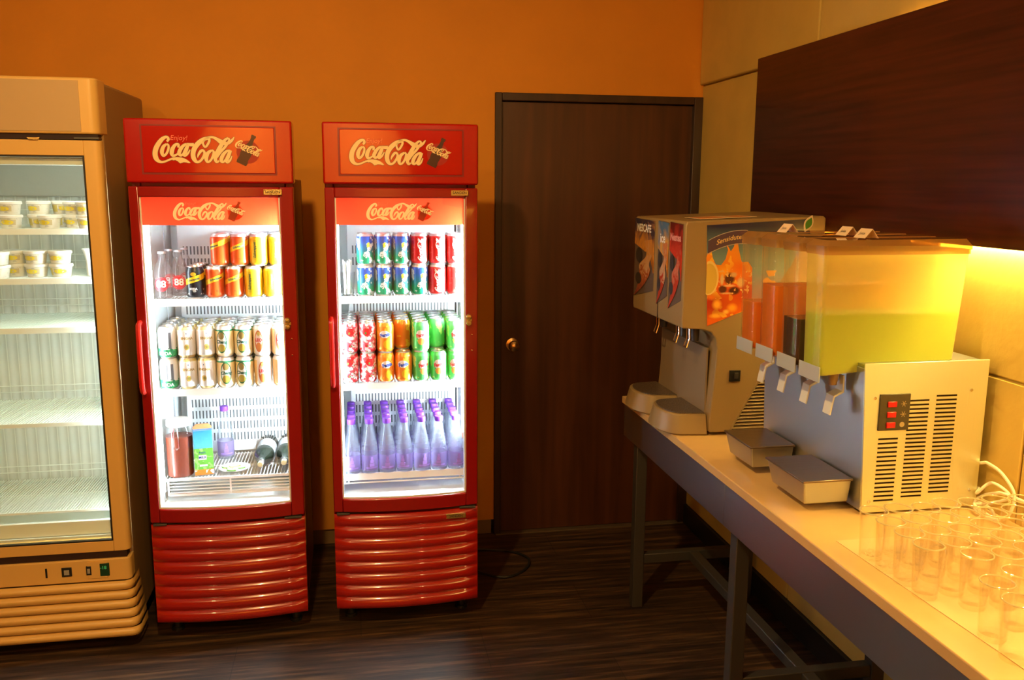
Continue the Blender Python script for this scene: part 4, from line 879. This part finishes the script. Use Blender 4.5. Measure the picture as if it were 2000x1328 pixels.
# two drip trays
for yc, w_ in ((-.900, .150), (-1.172, .150)):
    yy = yc - Y0; q = MB(); n = 16
    def outl(g, x1=1.174):
        a = [(lx(x1), yy + w_ - g)]
        for i in range(n + 1):
            th = PI / 2 - PI * i / n; a.append((lx(1.100) - (.078 - g) * math.cos(th) , yy + (w_ - g - .012) * math.sin(th)))
        a.append((lx(x1), yy - w_ + g)); return a
    w_ = .142
    A = outl(0); Bt = outl(.018); m_ = len(A)
    q.add([(x, y, .002) for x, y in A] + [(x, y, .070) for x, y in Bt], [tuple(range(m_)), tuple(range(m_, 2 * m_))] + [(i, (i + 1) % m_, m_ + (i + 1) % m_, m_ + i) for i in range(m_)])
    tr = q.build('drip_tray', pbeige, pm, bevel=.005, seg=3)
    q = MB(); G = outl(.028); q.add([(x, y, .0705) for x, y in G] + [(x, y, .0725) for x, y in G], [tuple(range(m_)), tuple(range(m_, 2 * m_))] + [(i, (i + 1) % m_, m_ + (i + 1) % m_, m_ + i) for i in range(m_)])
    q.build('drip_grille', canmat('speckled_grille', (.16, .12, .085), [('blob', 260, .56, (.05, .04, .03))], rough=.4, metal=.3), tr)

# ================================================================== FOUR-TANK JUICE DISPENSER
jd = empty('juice_dispenser', (1.43, -1.79, ZC), 0, 'steel juice dispenser with four clear tanks, drip trays and red side switches', 'drinks dispenser')
JX, JY = 1.43, -1.79
def jx(x): return x - JX
def jy(y): return y - JY
def jz(z): return z - ZC
jn, jf = -2.070, -1.520
# shell: front plate leaning slightly back, side plates, top
q = MB(); q.prism([(jx(1.300), .012), (jx(1.600), .012), (jx(1.600), jz(1.236)), (jx(1.285), jz(1.236))], 'xz', jy(jn + .006), jy(jf)); q.build('chassis', steel_dull, jd)
front = mat('mirror_steel_front', (.55, .56, .55), .42, 1, bump=((2, 60, 2), .04))
q = MB(); q.prism([(jx(1.274), .010), (jx(1.2985), .010), (jx(1.2835), jz(1.236)), (jx(1.259), jz(1.236))], 'xz', jy(jn + .002), jy(jf)); q.build('front_plate', front, jd, bevel=.002)
gold_steel = mat('brushed_side_steel', (.92, .94, .70), .44, 1, bump=((160, 3, 3), .06))
q = MB(); q.prism([(jx(1.276), .006), (jx(1.606), .006), (jx(1.606), jz(1.250)), (jx(1.255), jz(1.250))], 'xz', jy(jn - .002), jy(jn + .004)); side = q.build('side_plate', gold_steel, jd, bevel=.001)
rbox(jx(1.262), jx(1.606), jy(jn), jy(jf), jz(1.2365), jz(1.244)).build('top_deck', steel, jd)
def slot_mat():
    m = mat('slot_dark', (.020, .012, .005), .9, spec=0); return m
q = MB(); ysl = jy(jn - .0024)
for col, (xa, xb, za, zb_, n) in enumerate(((1.307, 1.362, .888, 1.052, 15), (1.384, 1.442, .895, 1.150, 24), (1.462, 1.520, .903, 1.160, 24))):
    for i in range(n):
        z = za + (zb_ - za) * i / (n - 1); sh = (z - .888) * .012; q.box(jx(xa - sh * 0), jx(xb), ysl - .0003, ysl + .0004, jz(z - .0022), jz(z + .0022))
q.build('vent_slots', slot_mat(), side)
q = MB(); q.box(jx(1.302), jx(1.386), ysl - .004, ysl + .001, jz(1.075), jz(1.170)); cp = q.build('switch_plate', mat('olive_black_plate', (.045, .035, .018), .35), side, bevel=.001)
sred = mat('red_switch', (.45, .012, .012), .25)
for i in range(3):
    z = 1.144 - i * .027; q = MB(); q.box(jx(1.322), jx(1.347), ysl - .008, ysl - .004, jz(z - .0075), jz(z + .0075)); q.build('rocker_switch', sred, cp, bevel=.0015)
    q = MB()
    if i < 2:
        for k_ in range(3): a = k_ * PI / 3; q.add([(jx(1.368) + s1 * .008 * math.cos(a) - s2 * .0008 * math.sin(a), ysl - .0045, jz(z) + s1 * .008 * math.sin(a) + s2 * .0008 * math.cos(a)) for s1, s2 in ((-1, -1), (1, -1), (1, 1), (-1, 1))], [(0, 1, 2, 3)])
    else: q.add([(jx(x), ysl - .0045, jz(zz)) for x, zz in ellipse(1.367, z, .007, .007, 16)], [tuple(range(16))])
    q.build('switch_symbol', mat('tan_symbol', (.35, .26, .13), .5), cp)
for x, z in ((1.289, 1.160), (1.294, .886), (1.560, 1.172), (1.582, .902)):
    q = MB(); q.lathe([(.0045, 0), (.004, .0018), (0, .0024)], 12, (jx(x), ysl, jz(z)), Matrix.Rotation(PI / 2, 4, 'X')); q.build('screw', chrome, side)
for sx in (1.30, 1.575):
    for sy in (jn + .04, jf - .04):
        q = MB(); q.cyl((jx(sx), jy(sy), 0), (jx(sx), jy(sy), .014), .015, 12); q.build('foot', black, jd)
# sticker on the front plate
q = MB(); q.add([(jx(1.2725), jy(y), jz(z)) for y, z in ((-1.985, .930), (-2.040, .917), (-2.040, .935), (-2.010, .942), (-1.995, .955))], [(0, 1, 2, 3, 4)]); st = q.build('maker_sticker', mat('orange_sticker', (.70, .16, .03), .4), jd)
q = MB(); q.add([(jx(1.2722), jy(y), jz(z)) for y, z in ((-1.975, .945), (-1.990, .948), (-1.987, .968), (-1.975, .962))], [(0, 1, 2, 3)]); q.build('sticker_mark', mat('green_sticker_mark', (.10, .16, .03), .4), st)
# tanks
def tank(i, yl, yr, level, jm, tint):
    x0, x1 = 1.150, 1.552; zb0, zb1, zt_ = 1.212, 1.238, 1.530
    g = .0
    cm = clear('tank_plastic', (.965, .95, .93), 1.42, edge=((.85, .80, .70), .2), body=((.92, .78, .42), .07)) if i < 3 else clear('misted_tank_plastic', (.96, .94, .90), 1.42, body=((1, .90, .26), .46))
    q = MB()
    def ring(x0_, x1_, yl_, yr_, z_f, z_b, r=.010, n=4):
        P = []
        for cx, cy, a0 in ((x0_ + r, yr_ + r, PI), (x1_ - r, yr_ + r, 1.5 * PI), (x1_ - r, yl_ - r, 0), (x0_ + r, yl_ - r, .5 * PI)):
            for k_ in range(n + 1):
                a = a0 + PI / 2 * k_ / n; x = cx + r * math.cos(a); y = cy + r * math.sin(a); t_ = (x - x0_) / (x1_ - x0_); P.append((jx(x), jy(y), jz(z_f + (z_b - z_f) * t_)))
        return P
    ins = .006
    def lvl(zf, zb_, d_=0.0):
        t_ = ((zf + zb_) / 2 - 1.22) / .31; xo = .020 * (1 - t_); return ring(x0 + xo * .4 + d_, x1 - xo + -d_, yl - ins * (1 - t_) * .5 - d_, yr + ins * (1 - t_) * .5 + d_, zf, zb_)
    R = [lvl(zb0, zb1), lvl(1.36, 1.36), lvl(1.46, 1.46), lvl(zt_, zt_)]; m_ = len(R[0]); vs = [p for r_ in R for p in r_]
    fs = [tuple(range(m_))[::-1]] + [(a * m_ + j, a * m_ + (j + 1) % m_, (a + 1) * m_ + (j + 1) % m_, (a + 1) * m_ + j) for a in range(3) for j in range(m_)]
    q.add(vs, fs, True); tk = q.build('tank', cm, jd)
    R = [lvl(zb0 + .003, zb1 + .003, .003), lvl(1.30, 1.30, .003), lvl(level, level, .003)]; vs = [p for r_ in R for p in r_]
    q = MB(); q.add(vs, [tuple(range(m_))[::-1], tuple(range(2 * m_, 3 * m_))] + [(a * m_ + j, a * m_ + (j + 1) % m_, (a + 1) * m_ + (j + 1) % m_, (a + 1) * m_ + j) for a in range(2) for j in range(m_)], True); q.build('juice', jm, tk)
    # rim band and lid
    q = MB(); lo = ring(x0 - .002, x1 + .003, yl + .002, yr - .002, zt_ - .012, zt_ - .012); hi = ring(x0 - .002, x1 + .003, yl + .002, yr - .002, zt_, zt_); q.add(lo + hi, [(j, (j + 1) % m_, m_ + (j + 1) % m_, m_ + j) for j in range(m_)], True)
    A = [ring(x0 - .004, x1 + .006, yl + .003, yr - .003, zt_, zt_), ring(x0 - .004, x1 + .006, yl + .003, yr - .003, zt_ + .010, zt_ + .010), ring(x0 + .010, x1 - .004, yl - .008, yr + .008, zt_ + .024, zt_ + .026)]
    q.add([p for r_ in A for p in r_], [tuple(range(m_))[::-1], tuple(range(2 * m_, 3 * m_))] + [(a * m_ + j, a * m_ + (j + 1) % m_, (a + 1) * m_ + (j + 1) % m_, (a + 1) * m_ + j) for a in range(2) for j in range(m_)], True)
    q.build('tank_lid', clear('lid_plastic', (.80, .66, .46), 1.42, body=((.62, .40, .16), .55)), tk)
    # label holder at the foot of the tank
    q = MB(); q.box(jx(1.1515), jx(1.1545), jy(yr - .004), jy(yl + .004), jz(1.196), jz(1.236)); q.build('label_holder', mat('pale_grey_holder', (.42, .45, .46), .35), tk, bevel=.001)
    yc = (yl + yr) / 2
    # spout and push lever
    q = MB(); q.cyl((jx(1.222), jy(yc), jz(1.178)), (jx(1.222), jy(yc), jz(1.220)), .010, 14, .017); q.build('spout', mat('smoky_spout', (.30, .19, .08), .3), tk)
    q = MB(); q.prism([(jx(1.240), jz(1.205)), (jx(1.244), jz(1.205)), (jx(1.246), jz(1.160)), (jx(1.221), jz(1.148)), (jx(1.212), jz(1.100)), (jx(1.208), jz(1.101)), (jx(1.217), jz(1.152)), (jx(1.241), jz(1.164))], 'xz', jy(yc - .018), jy(yc + .018)); q.build('push_lever', mat('satin_lever', (.72, .73, .68), .4, .1), tk, bevel=.0008)
    return tk
TY = [(-1.553, -1.650), (-1.682, -1.777), (-1.813, -1.908), (-1.936, -2.032)]
oj = translucent('orange_juice', (.85, .27, .012), .45, .3); cola_j = mat('cola_liquid', (.045, .012, .008), .2); gj = translucent('green_yellow_juice', (.50, .66, .012), .45, .3)
for i, ((a, b_), lv, jm) in enumerate(zip(TY, (1.350, 1.412, 1.338, 1.368), (oj, oj, cola_j, gj))): tank(i, a, b_, lv, jm, None)
# drip pans
for ya, yb in ((-1.555, -1.735), (-1.835, -2.040)):
    x0, x1 = 1.128, 1.262; q = MB()
    q.add([(jx(x), jy(y), jz(z)) for x, y, z in ((x0 + .012, ya - .012, .872), (x1, ya - .012, .872), (x1, yb + .012, .872), (x0 + .012, yb + .012, .872), (x0, ya, .934), (x1, ya, .934), (x1, yb, .934), (x0, yb, .934))], [(0, 1, 2, 3), (0, 1, 5, 4), (1, 2, 6, 5), (2, 3, 7, 6), (3, 0, 4, 7)])
    dp = q.build('drip_pan', steel, jd, bevel=.004, seg=3)
    q = MB(); q.box(jx(x0 - .004), jx(x1 + .002), jy(yb - .004), jy(ya + .004), jz(.934), jz(.940)); q.build('pan_cover', mat('brown_steel_cover', (.20, .145, .11), .32, .8, bump=((3, 90, 3), .05)), dp, bevel=.0015)
    q = MB(); q.box(jx(1.255), jx(1.2735), jy(yb + .02), jy(ya - .02), jz(.90), jz(.93)); q.build('pan_bracket', steel_dull, dp)

# folded name cards and garnish on the tank lids
cm = mat('card_paper', (.78, .60, .42), .6)
for i, (x, yc, rz, lb) in enumerate(((1.215, -1.708, .05, 'folded name card on the lid of the second tank, beside a green leaf print'), (1.300, -1.872, .05, 'folded name card on the third tank lid, left of the two by the wood panel'), (1.285, -1.985, .05, 'folded name card on the nearest tank, the green-yellow one'))):
    t = empty('name_card', (x, yc, 1.5575), rz, lb, 'card', 'folded cards on the dispenser')
    q = MB(); q.prism([(-.020, 0), (-.019, 0), (.001, .022), (.019, 0), (.020, 0), (.001, .0235)], 'xz', -.024, .024); q.build('card_sheet', cm, t)
    q = MB(); vs, fs = text_mesh('Juice', .012); q.add([(-.0105 + .66 * y - .0008, -x, .0117 + y * .75) for x, y, z in vs], fs); q.build('card_lettering', black_ink, t)

t = empty('leaf_card', (1.235, -1.765, 1.5575), .1, 'small leaf-shaped card with a cream border standing on the tank lids', 'card')
def leafp(k): return [(.022 * k * (math.sin(PI * f) * .62) * sg + .004 * f, .004 + .050 * (.5 + (f - .5) * k)) for sg, fs_ in ((1, range(0, 11)), (-1, range(9, 0, -1))) for f in [j / 10 for j in fs_]]
M = Matrix.Rotation(.35, 4, 'Y')
q = MB(); q.prism(leafp(1.0), 'xz', -.0008, .0008); q.v = [tuple(M @ Vector(p)) for p in q.v]; q.build('card_sheet', mat('cream_card', (.80, .66, .42), .6), t)
q = MB(); q.prism(leafp(.72), 'xz', -.0012, -.0008); q.v = [tuple(M @ Vector(p)) for p in q.v]; q.build('leaf_print', mat('leaf_green_print', (.10, .30, .03), .4), t)
q = MB(); M = Matrix.Translation((1.24, -1.18, 1.5805)) @ Matrix.Rotation(-math.atan2(.018, .475), 4, 'Y'); q.box(-.10, .10, -.07, .07, 0, .0012); q.k = 1; q.box(-.09, .0, -.06, .05, .0012, .0014); q.box(.03, .09, -.05, .06, .0012, .0014)
o = q.build('leaflet', [mat('leaflet_paper', (.80, .62, .40), .3), mat('leaflet_orange', (.75, .22, .04), .3)]); o.matrix_world = M; tag(o, 'printed orange and cream leaflet lying flat on top of the beverage machine', 'leaflet')

# ================================================================== DRINKING GLASSES, MAT, CORD
q = MB(); q.prism([(1.122, -2.215), (1.62, -2.215), (1.62, -3.25), (1.150, -3.25), (1.143, -2.75)], 'xy', .8502, .8516); o = q.build('paper_mat', mat('cream_paper', (.76, .54, .27), .7)); tag(o, 'cream paper sheet under the drinking glasses', 'mat')
gl = empty('drinking_glass', (0, 0, 0), 0, '', 'glass')
b = MB(); b.lathe_open([(0, .0005), (.0235, .0), (.0255, .003), (.0300, .108), (.0307, .1120), (.0300, .1140), (.0290, .1125), (.0284, .108), (.0240, .012), (0, .010)], 26); b.build('tumbler', clear('tumbler_glass', (.994, .99, .985), 1.5, edge=((.90, .85, .72), .10)), gl)
b = MB(); b.tube([(.0300 * math.cos(2 * PI * i / 26), .0300 * math.sin(2 * PI * i / 26),   .1126) for i in range(26)], .0017, 8, closed=True); b.build('rim', clear('rim_highlight', (.80, .74, .58), 1.8, body=((.98, .90, .62), .50)), gl)  # rim highlight put into the glass as a pale yellow haze
GP = []
for ci, x in enumerate((1.147, 1.212, 1.277, 1.342, 1.406, 1.472, 1.538)):
    n = (4, 5, 5, 5, 5, 4, 3)[ci]
    for ri in range(n): GP.append((x + random.uniform(-.0005, .0005), -2.318 + (.012 if ci > 2 else 0) - .0645 * ri + .006 * (ci % 2) + random.uniform(-.0005, .0005), ci, ri))
EXTRA = [(1.163, -2.688, 'glass standing alone in front, nearest the counter edge'), (1.236, -2.655, 'glass just behind the lone front one at the picture edge'), (1.149, -2.762, 'glass cut by the right picture edge, closest to the camera')]
first = True
for x, y, ci, ri in GP:
    lb = f"clear glass, {ORD[ci]} row in from the counter edge, {ORD[ri]} from the dispenser"
    if first: gl.location = (x, y, .8518); gl['label'] = lb; gl['group'] = 'clear drinking glasses on the paper mat'; first = False
    else: dup(gl, (x, y, .8518), random.uniform(0, 6), lb, 'clear drinking glasses on the paper mat')
for x, y, lb in EXTRA: dup(gl, (x, y, .8518), 0, lb, 'clear drinking glasses on the paper mat')
cw = mat('white_cable', (.78, .70, .55), .45)
q = MB(); q.tube(catmull([(1.622, -1.99, .93), (1.620, -2.03, .955), (1.612, -2.075, .975), (1.6, -2.11, .985), (1.595, -2.17, .975), (1.6, -2.21, .93), (1.585, -2.20, .870), (1.57, -2.13, .860), (1.60, -2.08, .875), (1.60, -2.14, .915), (1.61, -2.22, .925), (1.628, -2.6, .92), (1.628, -3.1, .93)], 8), .0042, 8)
o = q.build('power_cord', cw); tag(o, 'white power cord looping beside the steel dispenser and running along the wall', 'cord')
q = MB(); q.tube(catmull([(1.622, -2.0, .88), (1.62, -2.06, .900), (1.58, -2.105, .905), (1.60, -2.13, .940), (1.622, -2.17, .915), (1.600, -2.12, .880), (1.572, -2.11, .875), (1.59, -2.16, .8575), (1.622, -2.10, .862), (1.622, -2.0, .858)], 8), .0040, 8)
o = q.build('power_cord', cw); tag(o, 'tangled second white cord bunched behind the glasses at the dispenser corner', 'cord')
# dark cable loop on the floor by the right cooler
q = MB(); pts = [(.42, -.30, .012), (.50, -.42, .008), (.62, -.50, .007), (.72, -.44, .007), (.76, -.33, .007), (.70, -.24, .007), (.60, -.20, .007), (.50, -.17, .008), (.44, -.10, .012)]
q.tube(catmull(pts, 6), .006, 8); o = q.build('floor_cable', black); tag(o, 'black cable looped on the dark floor behind the right red cooler', 'cable')
# recessed ceiling lamp fittings that carry the room's lamps and the added wall spot
cm_ = mat('lamp_trim', (.7, .65, .55), .4)
for x, y, lb in ((-.29, -2.6, 'round ceiling downlight nearest the coolers'), (-1.6, -4.4, 'round ceiling downlight to the left, above the camera'), (1.0, -5.6, 'round ceiling downlight behind the camera on the counter side'), (-.6, -7.5, 'round ceiling downlight furthest back, added to wash the wall mirrored in the coolers')):
    t = empty('ceiling_lamp', (x, y, 2.75), 0, lb, 'lamp', 'recessed ceiling lamps'); q = MB(); q.lathe([(.085, -.0005), (.085, -.006), (.060, -.006), (.060, -.0005)], 28); q.build('trim_ring', cm_, t)
    q = MB(); q.lathe([(.058, -.001), (.055, -.012), (0, -.014)], 24); q.build('lamp_face', mat('lamp_face_warm', (.9, .8, .6), .4, emis=((1, .7, .38), 12)), t)
